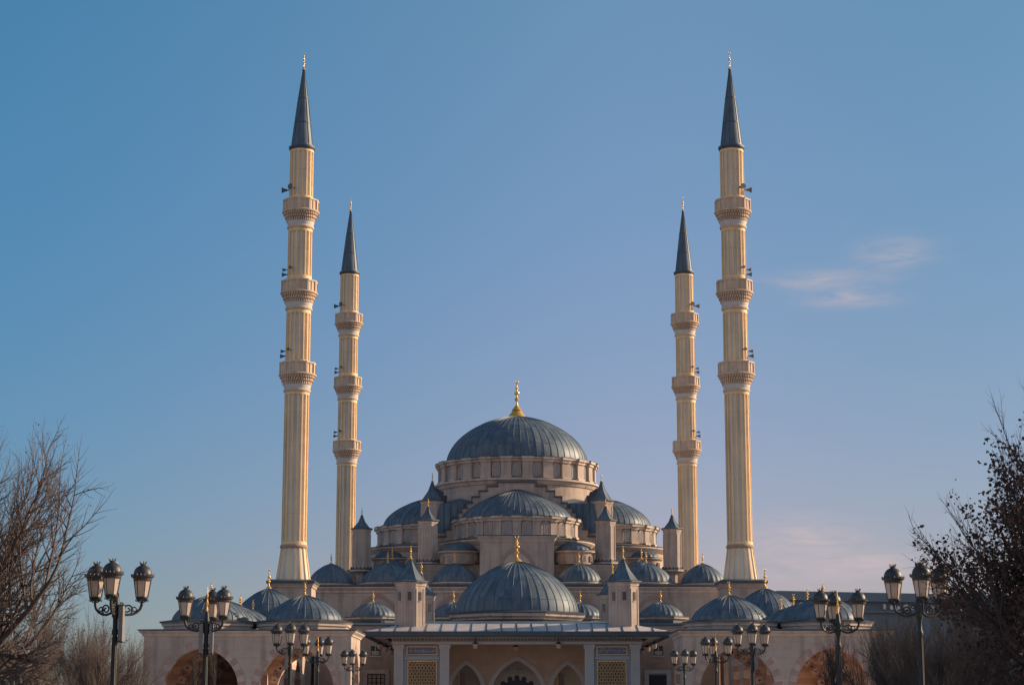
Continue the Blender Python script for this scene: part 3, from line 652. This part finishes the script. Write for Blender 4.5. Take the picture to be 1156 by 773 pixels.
for sx in (-1, 1):
    X0, X1 = sorted((sx * 10.37, sx * 5.73)); mb = MB()
    mb.box2(X0 + .1, X1 - .1, 166.25, 167.6, 0, 6.95, 1)
    for a in (X0, X1 - .76):
        mb.box2(a, a + .76, 165.95, 166.9, .5, 6.55, 0); mb.box2(a - .05, a + .81, 165.88, 166.95, 0, .5, 0); mb.box2(a - .07, a + .83, 165.86, 166.95, 6.55, 6.72, 0); mb.box2(a - .12, a + .88, 165.80, 166.95, 6.72, 6.94, 0)
        for k in range(4): mb.box2(a + .1 + k * .16, a + .17 + k * .16, 165.92, 165.96, .8, 6.3, 0)
    mb.box2(X0 + .82, X1 - .82, 166.12, 166.27, 5.66, 5.98, 1); mb.box2(X0 + .80, X1 - .80, 166.08, 166.14, 5.72, 5.78, 0)
    pier = mb.build('panelled_pier', [PMARB, BMARB], POR)
    a, b = sorted((sx * 9.33, sx * 6.72)); mb = MB(); mb.box2(a, b, 166.15, 166.27, 6.05, 6.79, 0)
    for q in ((a, b, 6.05, 6.13), (a, b, 6.71, 6.79), (a, a + .09, 6.13, 6.71), (b - .09, b, 6.13, 6.71)): mb.box2(q[0], q[1], 166.08, 166.16, q[2], q[3], 1)
    calligraphy(mb, a + .2, b - .15, 166.14, 6.2, 6.66, 2, 5 if sx < 0 else 9); mb.build('inscription_panel', [mat('slate_blue_tile', (.13, .14, .22), .45, var=.1), LATT, PMARB], pier)
    mb = MB(); a, b = sorted((sx * 9.24, sx * 6.75)); mb.box2(a, b, 166.22, 166.27, .8, 5.6, 0)
    for q in ((a, b, 5.5, 5.6), (a, b, .8, .9), (a, a + .08, .9, 5.5), (b - .08, b, .9, 5.5)): mb.box2(q[0], q[1], 166.10, 166.21, q[2], q[3], 1)
    hx = (b - a - .16) / 8; hz = hx * .866
    for i in range(9):
        for j in range(19):
            x = a + .08 + hx * (i + .5 * (j % 2)); z = .95 + hz * j
            if x > b - .05 or z > 5.5: continue
            pts = [(min(b - .04, max(a + .04, x + .40 * hx * math.cos(R_(60 * k + 30)))), 166.17, min(5.56, z + .40 * hx * math.sin(R_(60 * k + 30)))) for k in range(7)]
            mb.tube(pts, .030, 4, 1)
            for k in range(3):
                aa = R_(60 * k); p = (x + .36 * hx * math.cos(aa), z + .36 * hx * math.sin(aa)); q = (x + .64 * hx * math.cos(aa), z + .64 * hx * math.sin(aa))
                if a < q[0] < b and .9 < q[1] < 5.55: mb.tube([(p[0], 166.17, p[1]), (q[0], 166.17, q[1])], .028, 4, 1)
    mb.build('gilded_lattice', [DARK, LATT], pier, recalc=False)
FP = Frame2((-10.2, 173), (1, 0)); mb = MB()
ops = [(10.2 - 4.44, 1.33, 3.14, 2.25, .30), (10.2, 2.17, 3.14, 2.62, .30), (10.2 + 4.44, 1.33, 3.14, 2.25, .30)]
arch_wall(mb, FP, 20.4, 7.6, .6, ops, 0, 1, 1); mb.build('portal_wall', [mat('sand_ashlar', (.50, .38, .30), .8, var=.12, scale=.7, bump=.1, courses=(1.1, .5, .85)), PMARB], POR, 25)
for i, op in enumerate(ops):
    mb = MB(); arch_band(mb, FP, op, .003, .40, .09, 0); mb.build('arch_surround', [PMARB], POR)
mb = MB(); mb.box2(-10.2, 10.2, 166.95, 192.5, 7.61, 7.72, 0)
mb.build('ceiling', [PMARB], POR)
mb = MB(); mb.box2(-2.6, 2.6, 175.6, 175.9, 0, 6.6, 0)     # inner portal: pale tympanum over a dark cusped doorway
arch_panel(mb, 0, 175.55, 0, 1.25, 3.6, .55, .3, 1)
for k in range(-2, 3):
    xx = k * .62; zz = 4.32 - .13 * k * k; mb.add([(xx - .17, 175.54, zz - .3), (xx + .17, 175.54, zz - .3), (xx + .24, 175.54, zz + .02), (xx + .12, 175.54, zz + .22), (xx - .12, 175.54, zz + .22), (xx - .24, 175.54, zz + .02)], [(0, 1, 2, 3, 4, 5)], 1)
calligraphy(mb, -1.0, 1.0, 175.56, 4.85, 5.35, 2, 4); mb.box2(-1.5, 1.5, 175.5, 175.6, 4.68, 4.76, 2)
mb.build('portal', [PMARB, DARK, STONE2], POR)
for sx in (-1, 1):
    mb = MB(); a, b = sorted((sx * 3.0, sx * 6.4)); mb.box2(a, b, 177.5, 177.7, 0, 6.6, 0); x = sx * 4.44 - .45; mb.box2(x - .25, x + .25, 177.4, 177.52, .8, 4.7, 1); mb.box2(x - .42, x - .27, 177.38, 177.52, .8, 4.8, 2)  # narrow cream strip left of the window: sunlight put into the colour
    mb.build('inner_screen', [PMARB, DGLASS, MRIB], POR)
k = 1 / math.cos(PI / 8); mb = MB(); pc = (0, 177.6)
mb.lathe([(5.5 * k, 8.7), (5.5 * k, 9.3), (5.75 * k, 9.32), (5.8 * k, 9.45), (6.05 * k, 9.6), (6.1 * k, 9.82), (6.2 * k, 9.86)], 8, pc, m=[2, 1, 1, 1, 1, 1], rot=PI / 8)
mb.lathe([(6.22 * k, 9.86), (6.25 * k, 9.95), (5.4 * k, 10.12)], 8, pc, m=2, rot=PI / 8)
pb = mb.build('dome_base', [STONE, STONE2, LEADD], POR)
mb = MB(); dome(mb, pc, 5.55, 10.0, 4.85, 40, alts=(2, 3), seam=.06, rings=18, laps=(.18, .5), hw=.013, lip=.14, kp=.25); d = mb.build('porch_dome', [LEAD, LEADD, LEADB, LEADC], POR, 30)
mb = MB(); finial(mb, 0, 177.6, 14.75, 2.35, .52); mb.build('finial', GOLD, d)
for sx in (-1, 1):
    for yy in (167.4, 186.3): turret(sx * 9.12, yy, 1.24, 8.2, 12.25, 14.3, 15.4, POR, win=True)

# lanterns hanging under the eaves
def hang(x, y, zt, zb, label):
    t = thing('hanging_lantern', (x, y, zb), label, 'lantern', 'lanterns hanging under the porch eaves')
    mb = MB(); mb.tube([(x, y, zt), (x, y, zb + .5)], .025, 5, 0); mb.lathe([(.02, zb + .62), (.10, zb + .55), (.24, zb + .44), (.25, zb + .40)], 8, (x, y), m=0); mb.build('cap', [IRON], t)
    mb = MB(); mb.lathe([(.21, zb + .42), (.22, zb + .2), (.15, zb + .04), (.03, zb)], 8, (x, y), m=0, cap1=True); mb.build('glass', [LGLS], t)
for sx, side in ((-1, 'left'), (1, 'right')):
    for y, w in ((168.3, 'front of the three'), (176.6, 'middle of the three'), (184.2, 'rear of the three')):
        hang(sx * 11.75, y, 7.5, 6.62, f'small pale lantern under the {side} porch eave, {w}')
    hang(sx * 3.5, 165.3, 7.5, 6.55, f'small pale lantern hanging in front of the frieze, {side} of the central arch')
hang(-.1, 169.5, 7.6, 6.45, 'small pale lantern hanging above the peak of the central arch')

# ------------------------------------------------------------------ side galleries
def gallery(sx, label):
    root = thing('arcade', (sx * 20.7, 167, 0), label, 'arcade')
    Xo, Xi, Xm = 28.7, 12.75, 20.45; Y = [151, 159.7, 167.9, 176.1, 184.2]; H = 7.1; th = .75
    def FX(y, xa): return Frame2((xa, y), (1, 0))
    mats = [STONE, VBRN, VPAL, BLUE, TERRA]
    xl = -Xo if sx < 0 else Xi
    ca, cb = (sx * 24.22 - xl, sx * 16.9 - xl); o1 = [(c, 2.85, 3.2, 3.0, .12) for c in sorted((ca, cb))]
    F = FX(151, xl); mb = MB(); arch_wall(mb, F, Xo - Xi, H, .9, o1, 0, 1, 2); fw = mb.build('front_wall', mats, root, 25)
    for op in o1:
        mb = MB(); voussoirs(mb, F, op, 21, (.60, .55), ms=(0, 1)); mb.build('arch_voussoirs', [VBRN, STONE], fw)
    # end wall towards the porch
    mb = MB(); Fe = Frame2((sx * Xi, 151.9 if sx < 0 else Y[1]), (0, 1) if sx < 0 else (0, -1)); L = Y[1] - 151.9
    arch_wall(mb, Fe, L, H, .9, [(L / 2, 2.6, 3.15, 2.85, .12)], 0, 1, 2); mb.build('end_wall', mats, root, 25)
    mb = MB(); voussoirs(mb, Fe, (L / 2, 2.6, 3.15, 2.85, .12), 19, (.60, .55), ms=(0, 1)); mb.build('arch_voussoirs', [VBRN, STONE], root)
    # inner walls: rear of the front bays, cross arches, court side, blind outer side
    mb = MB()
    xi0 = -Xm + .4 if sx < 0 else Xi + .9
    opi = ((Xm - Xi - 1.3) / 2, 2.5, 3.1, 2.75, .12); opo = ((Xo - Xm - 1.3) / 2, 2.6, 3.1, 2.85, .12)
    arch_wall(mb, FX(Y[1] - .6, xi0), Xm - Xi - 1.3, H, .6, [opi], 4, 1, 2); vb = MB(); voussoirs(vb, FX(Y[1] - .6, xi0), opi, 17, (.66, .6), .02, (0, 1, 2)); vb.build('inner_voussoirs', [VBRN, VPAL, BLUE], root)
    xo0 = -Xo + .9 if sx < 0 else Xm + .4
    for y in Y[1:4]: arch_wall(mb, FX(y - .3, xo0), Xo - Xm - 1.3, H, .6, [opo], 4, 1, 2); vb = MB(); voussoirs(vb, FX(y - .3, xo0), opo, 17, (.66, .6), .02, (0, 1, 2)); vb.build('inner_voussoirs', [VBRN, VPAL, BLUE], root)
    Fm = Frame2((sx * (Xm - .4), 151.95), (0, 1)) if sx < 0 else Frame2((sx * (Xm - .4), Y[4]), (0, -1)); L = Y[4] - 151.95
    cs = [(151.95 + Y[1]) / 2 + .0, (Y[1] + Y[2]) / 2, (Y[2] + Y[3]) / 2, (Y[3] + Y[4]) / 2]
    om = [((c - 151.95) if sx < 0 else (Y[4] - c), 2.6, 3.1, 2.8, .12) for c in cs]
    arch_wall(mb, Fm, L, H, .75, sorted(om), 4, 1, 2)
    mb.build('inner_arches', mats, root, 25)
    mb = MB(); Fo = Frame2((sx * Xo, Y[4] if sx < 0 else 151.95), (0, -1) if sx < 0 else (0, 1))
    oo = [((Y[4] - c) if sx < 0 else (c - 151.95), 2.5, 3.1, 2.75, .12) for c in cs]; arch_wall(mb, Fo, L, H, .85, sorted(oo) if sx > 0 else [], 0, 2, 1, z0=0)
    if sx < 0: mb.box2(-Xo + .86, -Xo + .9, 151.95, Y[4] - .7, 0, H - .02, 2)
    a, b = sorted((sx * (Xo - .9), sx * (Xm + .4))); mb.box2(a, b, Y[4] - .6, Y[4] - .01, 0, H, 2); mb.build('outer_wall', [STONE, VBRN, TERRA], root, 25)
    # roof with cornice, as an L: front bays and the long side range
    mb = MB(); a, b = sorted((sx * Xo, sx * Xi)); a2, b2 = sorted((sx * Xo, sx * (Xm - .4)))
    for (p, q, y0, y1, dz) in ((a, b, 151, Y[1], 0), (a2, b2, Y[1] + .45, Y[4], .003)):
        mb.loft(p, q, y0, y1, [(-.02, H + dz - .12), (.0, H - .05 + dz), (.10, H + dz), (.13, H + .12 + dz), (.36, H + .3 + dz), (.36, H + .38 + dz)], 1, cap=False)
        mb.loft(p, q, y0, y1, [(.37, H + .38 + dz), (.42, H + .40 + dz), (.42, H + .49 + dz), (-.8, H + .56 + dz)], 2)
        mb.add([(p + .1, y0 + .1, H - .1), (q - .1, y0 + .1, H - .1), (q - .1, y1 - .1, H - .1), (p + .1, y1 - .1, H - .1)], [(0, 1, 2, 3)], 0)
    mb.build('roof', [TERRA, STONE2, LEADD], root)
    k = 1 / math.cos(PI / 8)
    def gd(x, y, r, z0, zb, h, fh, ns=28):
        mb = MB(); ap = r + .45
        mb.lathe([(ap * k, z0), (ap * k, zb - .42), ((ap + .12) * k, zb - .38), ((ap + .14) * k, zb - .22), ((ap + .30) * k, zb - .08)], 8, (x, y), m=[0, 1, 1, 1], rot=PI / 8); mb.lathe([((ap + .32) * k, zb - .08), ((ap + .34) * k, zb), ((r - .1) * k, zb + .14)], 8, (x, y), m=2, rot=PI / 8)
        dome(mb, (x, y), r, zb + .03, h, ns, alts=(4, 5), ms=(3, 2), seam=.055, rings=14, laps=(.35,), hw=.02, kp=.36); o = mb.build('roof_dome', [STONE, STONE2, LEADD, LEAD, LEADB, LEADC], root, 30)
        mb = MB(); finial(mb, x, y, zb + h - .05, fh, .30); mb.build('finial', GOLD, o)
    gd(sx * 16.85, 155.4, 3.0, 7.5, 8.32, 2.15, 1.1)
    for y in (155.4, 163.8, 172.0, 180.2): gd(sx * 24.3, y, 3.0, 7.5, 8.32, 2.15, 1.05)
    mb = MB(); mb.box2(sx * 23.8 - 3.3, sx * 23.8 + 3.3, 184.25, 190.8, 0, 9.4); mb.build('end_block', [STONE], root)
    gd(sx * 23.8, 187.5, 3.05, 9.38, 10.2, 2.75, 1.95)
    return root
gallery(-1, 'left domed stone arcade with striped arches, beneath the left minaret')
gallery(1, 'right domed stone arcade with striped arches, beneath the right minaret')

# ------------------------------------------------------------------ distant building on the right
far = thing('distant_building', (54, 330, 0), 'long blue grey modern building far behind the right arcade', 'building')
d = Vector((.95, .312, 0)); n = Vector((.312, -.95, 0)); o = Vector((43.2, 319.5, 0)); L = 90
def fbx(mb, s0, s1, t0, t1, z0, z1, m):
    vs = [tuple(o + d * s + n * t + Vector((0, 0, z))) for z in (z0, z1) for s, t in ((s0, t0), (s1, t0), (s1, t1), (s0, t1))]
    mb.add(vs, [(3, 2, 1, 0), (4, 5, 6, 7), (0, 1, 5, 4), (1, 2, 6, 5), (2, 3, 7, 6), (3, 0, 4, 7)], m)
mb = MB(); fbx(mb, 0, L, -30, 0, 0, 19.0, 0); mb.build('wall', [FARM], far)
mb = MB(); fbx(mb, -1.2, L + 1, -31, 1.2, 19.0, 20.45, 0); fbx(mb, -.8, L, -30.5, .8, 17.2, 17.5, 0); mb.build('roof', [FARM], far)
for i in range(64):
    if rng.random() < .3: continue
    mb = MB(); s = 1.5 + i * 1.3; fbx(mb, s, s + .25 + rng.random() * .4, .02, .4, 17.8, 18.15 + rng.random() * .6, 0); mb.build('white_louvre', [FARW], far)

# ------------------------------------------------------------------ street lamps
def make_lamp():
    root = thing('street_lamp', (0, 0, 0), '', 'street lamp', 'black street lamps lining the plaza')
    mb = MB()
    mb.lathe([(.30, 0), (.30, .12), (.22, .2), (.19, .55), (.21, .62), (.14, .75), (.10, 1.0), (.085, 1.15), (.10, 1.2), (.075, 1.27), (.062, 3.55), (.09, 3.6), (.09, 3.68), (.065, 3.72), (.07, 4.0), (.10, 4.05), (.11, 4.42), (.085, 4.5), (.07, 4.66), (.04, 4.75)], 14, (0, 0), m=0, cap1=True)
    for i in range(8):
        a = 2 * PI * i / 8; mb.tube([(.075 * math.cos(a), .075 * math.sin(a), 1.3), (.064 * math.cos(a), .064 * math.sin(a), 3.5)], .012, 4, 0)
    pole = mb.build('pole', [IRON], root)
    mb = MB(); mb.lathe([(.03, 4.72), (.04, 4.80), (.022, 4.88), (.022, 4.95), (.045, 5.02), (.022, 5.1), (.02, 5.2), (.036, 5.26), (.018, 5.33), (.015, 5.45), (.002, 5.56)], 10, (0, 0), m=0); mb.build('finial', [GOLD], pole)
    r = .73
    for q in range(3):
        a = 2 * PI * q / 3; ca, sa = math.cos(a), math.sin(a); T = lambda u, z: (u * ca, u * sa, z)
        mb = MB()
        mb.tube([T(.08, 4.22), T(.18, 4.14), T(.32, 4.10), T(.48, 4.12), T(.60, 4.18), T(.69, 4.27), T(r, 4.38), T(r, 4.47)], [.036, .036, .034, .034, .036, .038, .04, .036], 6, 0)
        sp = [T(.34 + (.145 - .007 * i) * math.cos(-.9 + i * .55), 4.25 + (.145 - .007 * i) * math.sin(-.9 + i * .55)) for i in range(17)]; mb.tube(sp, .024, 5, 0)
        sp = [T(.53 + (.10 - .006 * i) * math.cos(-2.4 - i * .55), 4.24 + (.10 - .006 * i) * math.sin(-2.4 - i * .55)) for i in range(13)]; mb.tube(sp, .020, 5, 0)
        sp = [T(.16 + (.07 - .004 * i) * math.cos(2.6 - i * .6), 4.36 + (.07 - .004 * i) * math.sin(2.6 - i * .6)) for i in range(12)]; mb.tube(sp, .018, 5, 0)
        for j in range(6):       # leaf scrolls under the lantern
            b = PI / 3 * j; x, y = r * ca, r * sa
            mb.tube([(x + .03 * math.cos(b), y + .03 * math.sin(b), 4.44), (x + .09 * math.cos(b), y + .09 * math.sin(b), 4.46), (x + .15 * math.cos(b), y + .15 * math.sin(b), 4.53), (x + .185 * math.cos(b), y + .185 * math.sin(b), 4.50), (x + .165 * math.cos(b), y + .165 * math.sin(b), 4.47)], .013, 5, 0)
        mb.build('arm', [IRON], root)
        c = (r * ca, r * sa); mb = MB(); n = 6; rot = PI / 6 + a
        mb.lathe([(.02, 4.46), (.10, 4.50), (.175, 4.56), (.175, 4.59), (.155, 4.60)], 12, c, m=0)
        for j in range(n):
            b = rot + 2 * PI * j / n; mb.tube([(c[0] + .165 * math.cos(b), c[1] + .165 * math.sin(b), 4.59), (c[0] + .235 * math.cos(b), c[1] + .235 * math.sin(b), 5.04)], .011, 4, 0)
        mb.lathe([(.24, 5.03), (.25, 5.05), (.255, 5.10), (.31, 5.13), (.32, 5.17), (.27, 5.20), (.245, 5.21)], 18, c, m=1)
        mb.lathe([(.255, 5.19), (.25, 5.25), (.225, 5.33), (.17, 5.40), (.09, 5.445), (.06, 5.46), (.075, 5.475), (.075, 5.49)], 18, c, m=1)
        for j in range(18):
            b = 2 * PI * j / 18; mb.tube([(c[0] + .30 * math.cos(b), c[1] + .30 * math.sin(b), 5.16), (c[0] + .31 * math.cos(b), c[1] + .31 * math.sin(b), 5.215)], [.022, .008], 4, 1)
        for j in range(7):
            b = 2 * PI * j / 7; mb.tube([(c[0] + .06 * math.cos(b), c[1] + .06 * math.sin(b), 5.48), (c[0] + .10 * math.cos(b), c[1] + .10 * math.sin(b), 5.56)], [.022, .008], 4, 1)
        lan = mb.build('lantern', [IRON, LCAP], root)
        mb = MB(); mb.lathe([(.152, 4.60), (.225, 5.04)], n, c, m=0, cap0=True, rot=rot); mb.build('glass', [LGLS], lan, 10)
    return root
def lamp_box(root, ang, z0=3.38, h=.96, w=.34):
    ORG[0] = Vector((0, 0, 0)); mb = MB(); a = R_(ang); c = (.17 * math.cos(a), .17 * math.sin(a))
    mb.box((c[0], c[1], z0 + h / 2), (.12, w, h), a, 0); mb.box((c[0], c[1], z0 + h + .012), (.15, w + .03, .03), a, 1); mb.box((c[0], c[1], z0 - .012), (.15, w + .03, .03), a, 1)
    for z in (z0 + .12, z0 + h - .12): mb.tube([(0, 0, z), (c[0], c[1], z)], .02, 5, 1)
    mb.build('pole_box', [BOXM, IRON], root)
proto = make_lamp(); lamps = []
LP = [(-10.86, 53, 31, 'nearest lamp on the left, beside the big bare tree'), (-10.21, 64.5, 205, 'second on the left, in front of the outermost left arch'),
      (-10.55, 91.5, 37, 'third lamp on the left, the larger of two close together'), (-11.03, 109, 88, 'fourth lamp on the left, the smaller of two close together'),
      (-11.02, 132.5, 29, 'farthest lamp on the left, between arcade and porch'),
      (11.08, 54, 26, 'nearest lamp on the right, partly behind dry brown leaves'), (10.80, 66, 91, 'second lamp on the right, before the bare sapling'),
      (11.0, 92, 26, 'third lamp on the right, the larger of two close together'), (11.02, 109, 94, 'fourth lamp on the right, the smaller of two close together'),
      (11.22, 132, 29, 'farthest lamp on the right, between porch and arcade')]
for i, (x, y, a, lab) in enumerate(LP):
    o = proto if i == 0 else copy_tree(proto); lamps.append(o); o.location = (x, y, .0); o.rotation_euler = (0, 0, R_(a)); o['label'] = 'black three lantern lamp, ' + lab
def wa(i, world): return world - LP[i][2]
lamp_box(lamps[0], wa(0, 0)); lamp_box(lamps[1], wa(1, 5)); lamp_box(lamps[1], wa(1, 185)); lamp_box(lamps[2], wa(2, 190)); lamp_box(lamps[7], wa(7, 0))

# ------------------------------------------------------------------ trees
def rdir(d, ang, r):
    u = d.cross(Vector((r.uniform(-1, 1), r.uniform(-1, 1), r.uniform(-1, 1))))
    if u.length < 1e-4: u = Vector((1, 0, 0))
    return Matrix.Rotation(ang, 3, u.normalized()) @ d
def tree(name, loc, label, cat, group, seed, height, spread, levels, mats, trunk_h=.25, leaves=0, lean=(0, 0), rad=None, leafsize=.09, up=.10, leaf_zmax=99, lmat=None, wob=.10, width=None):
    r = random.Random(seed); root = thing(name, loc, label, cat, group); o = Vector(loc); tr, cw, lf = MB(), MB(), MB()
    R0 = rad or height * .016; tips = []
    def grow(p, d, L, rr, lv):
        ns = (5, 6, 5, 4, 3)[min(lv, 4)]; pts = [p]; rs = [rr]; cur = p.copy(); dd = d.copy(); end = .35 if lv else .6
        for i in range(ns):
            dd = (dd + Vector((r.gauss(0, wob), r.gauss(0, wob), r.gauss(0, wob) + up * (1 if lv else .2)))).normalized(); cur = cur + dd * L / ns; pts.append(cur.copy()); rs.append(rr * (1 - (1 - end) * (i + 1) / ns))
        (tr if lv <= 1 else cw).tube([tuple(x) for x in pts], rs, 8 if lv == 0 else 5 if lv == 1 else 3)
        if lv >= len(levels):
            tips.append((pts[-1], dd)); tips.append((pts[-2], dd)); return
        cnt, ratio, amin, amax, t0 = levels[lv]
        for k in range(cnt):
            t = t0 + (1 - t0) * (k + r.random()) / cnt; f = t * ns; i = min(ns - 1, int(f)); q = pts[i].lerp(pts[i + 1], f - i); dir0 = (pts[i + 1] - pts[i]).normalized()
            nd = rdir(dir0, R_(r.uniform(amin, amax)), r)
            if lv == 0: nd = Vector((nd.x * spread, nd.y * spread, nd.z)).normalized()
            grow(q, nd, L * ratio * (1.15 - .45 * (t - t0) / (1 - t0)) * r.uniform(.8, 1.15), rs[i] * .62, lv + 1)
        if lv > 0: grow(pts[-1], dd, L * ratio * .8, rs[-1], lv + 1)
    grow(o, Vector((lean[0], lean[1], 1)).normalized(), height * trunk_h / .25 * .38, R0, 0)
    zs = [p[2] for q in (tr, cw) for p in q.v]; zs.sort(); kz = height / zs[int(len(zs) * .998)]
    ds = sorted(math.hypot(p[0] - o.x, p[1] - o.y) for q in (tr, cw) for p in q.v); kx = width / ds[int(len(ds) * .985)] if width else kz
    sc = lambda p: (o.x + (p[0] - o.x) * kx, o.y + (p[1] - o.y) * kx, p[2] * kz)
    tr.v = [sc(p) for p in tr.v]; cw.v = [sc(p) for p in cw.v]; tips = [(Vector(sc(p)), d) for p, d in tips]
    t_ = tr.build('trunk', [mats], root, 60, recalc=False); cw.build('crown', [mats], root, 60, recalc=False)
    if leaves:
        for k in range(leaves):
            p, d = r.choice(tips)
            if p.z > leaf_zmax + r.gauss(0, .5): continue
            p = p + Vector((r.gauss(0, .10), r.gauss(0, .10), r.gauss(-.04, .08))); s = leafsize * r.uniform(.6, 1.3)
            a = Vector((r.gauss(0, 1), r.gauss(0, 1), r.gauss(-.8, .8))).normalized(); b = a.cross(Vector((r.gauss(0, 1), r.gauss(0, 1), r.gauss(0, 1)))).normalized(); cc = a.cross(b) * .25
            q = [p, p + a * s * .35 + b * s * .42, p + a * s * .75 + b * s * .30 + cc * s, p + a * s * 1.1, p + a * s * .75 - b * s * .30 + cc * s, p + a * s * .35 - b * s * .42]
            lf.add([tuple(x) for x in q], [(0, 1, 2, 3), (0, 3, 4, 5)])
        lf.build('leaves', [lmat or LEAF], root, 60, recalc=False)
    return root
big = [(26, 2.0, 15, 80, .05), (10, .50, 20, 46, .12), (9, .50, 20, 46, .2), (7, .52, 20, 46, .2)]
tree('bare_tree', (-14.3, 47, 0), 'large bare tree with dense fine twigs at the left edge of the photo', 'tree', 'bare trees', 5, 9.6, 1.25, big, BARK, trunk_h=.12, leaves=1200, lmat=LEAFT, leafsize=.05, up=.035, rad=.16, width=5.4)
small = [(16, 1.5, 20, 75, .05), (9, .50, 20, 45, .15), (8, .5, 20, 45, .2), (5, .5, 20, 45, .2)]
for i, (x, y, h, s, w, lab) in enumerate(((-18.9, 84, 5.9, 21, 2.3, 'small bare brown tree behind the nearest left lamp'), (-20.9, 104, 5.7, 22, 1.9, 'small bare brown tree just right of the nearest left lamp'),
                                       (-21.6, 80, 6.2, 23, 2.4, 'small bare brown tree behind the large bare tree'), (-26.0, 118, 6.4, 24, 2.3, 'thin bare tree in front of the left end of the left arcade'),
      (-15.4, 62, 5.3, 25, 2.6, 'low spreading bare tree under the large bare tree at the left edge'), (-15.3, 72, 4.9, 26, 2.3, 'low bare tree in the gap between the large bare tree and its neighbour lamp'))):
    tree('bare_tree', (x, y, 0), lab, 'tree', 'bare trees', s, h, 1.0, small, BARK, trunk_h=.16, leaves=150, lmat=LEAFT, leafsize=.06, width=w, rad=.06)
sap = [(12, .55, 18, 35, .15), (5, .5, 18, 35, .2), (3, .5, 20, 35, .3)]
tree('bare_sapling', (22.0, 139, 0), 'upright bare dark sapling in front of the outermost right arch', 'tree', 'bare saplings', 31, 6.7, .8, [(16, .55, 18, 38, .15), (7, .5, 18, 38, .2), (4, .5, 20, 38, .3)], BARKD, rad=.13, width=1.7)
tree('bare_sapling', (-23.0, 139, 0), 'thin bare sapling left of the lamp in the outermost left arch', 'tree', 'bare saplings', 32, 5.6, .7, sap, BARKD, rad=.08, width=.8)
tree('bare_sapling', (-21.2, 139, 0), 'thin bare sapling right of the lamp in the outermost left arch', 'tree', 'bare saplings', 33, 7.2, .7, sap, BARKD, rad=.08, width=.8)
leafy = [(22, 1.0, 18, 78, .05), (10, .50, 20, 50, .12), (8, .5, 20, 50, .2), (5, .5, 20, 50, .2)]
tree('brown_leaved_tree', (12.45, 41, 0), 'dark tree still holding dry brown leaves at the right edge of the photo', 'tree', None, 44, 9.3, 1.1, leafy, BARKD, trunk_h=.22, leaves=36000, leafsize=.078, leaf_zmax=7.6, width=4.15, up=.03)
for i, (x, y, h, s, w, lab) in enumerate(((15.2, 80, 5.9, 51, 2.4, 'dense bare shrubby tree right behind the nearest right lamp'), (17.6, 93, 6.3, 52, 2.0, 'bare shrubby tree between the sapling and the nearest right lamp'),
                                       (16.6, 72, 5.9, 53, 2.4, 'bare tree behind the brown leaved tree'), (20.2, 84, 6.6, 54, 2.6, 'bare tree at the far right behind the brown leaved tree'),
      (13.9, 66, 4.9, 55, 2.5, 'low dark bare tree just right of the nearest right lamp pole'), (20.9, 112, 6.9, 56, 2.0, 'slender bare tree standing before the outer end of the right arcade'))):
    tree('bare_tree', (x, y, 0), lab, 'tree', 'bare trees', s, h, 1.15, small, BARKG, trunk_h=.16, width=w, rad=.07)
tree('bare_tree', (14.1, 45, 0), 'tall tree with long leafless branches rising above the brown leaved tree', 'tree', 'bare trees', 61, 10.0, 1.2, [(20, 1.4, 15, 60, .08), (8, .52, 20, 46, .15), (7, .5, 20, 46, .2), (5, .5, 20, 46, .2)], BARKD, trunk_h=.18, leaves=500, leafsize=.06, up=.07, rad=.15, width=4.3)
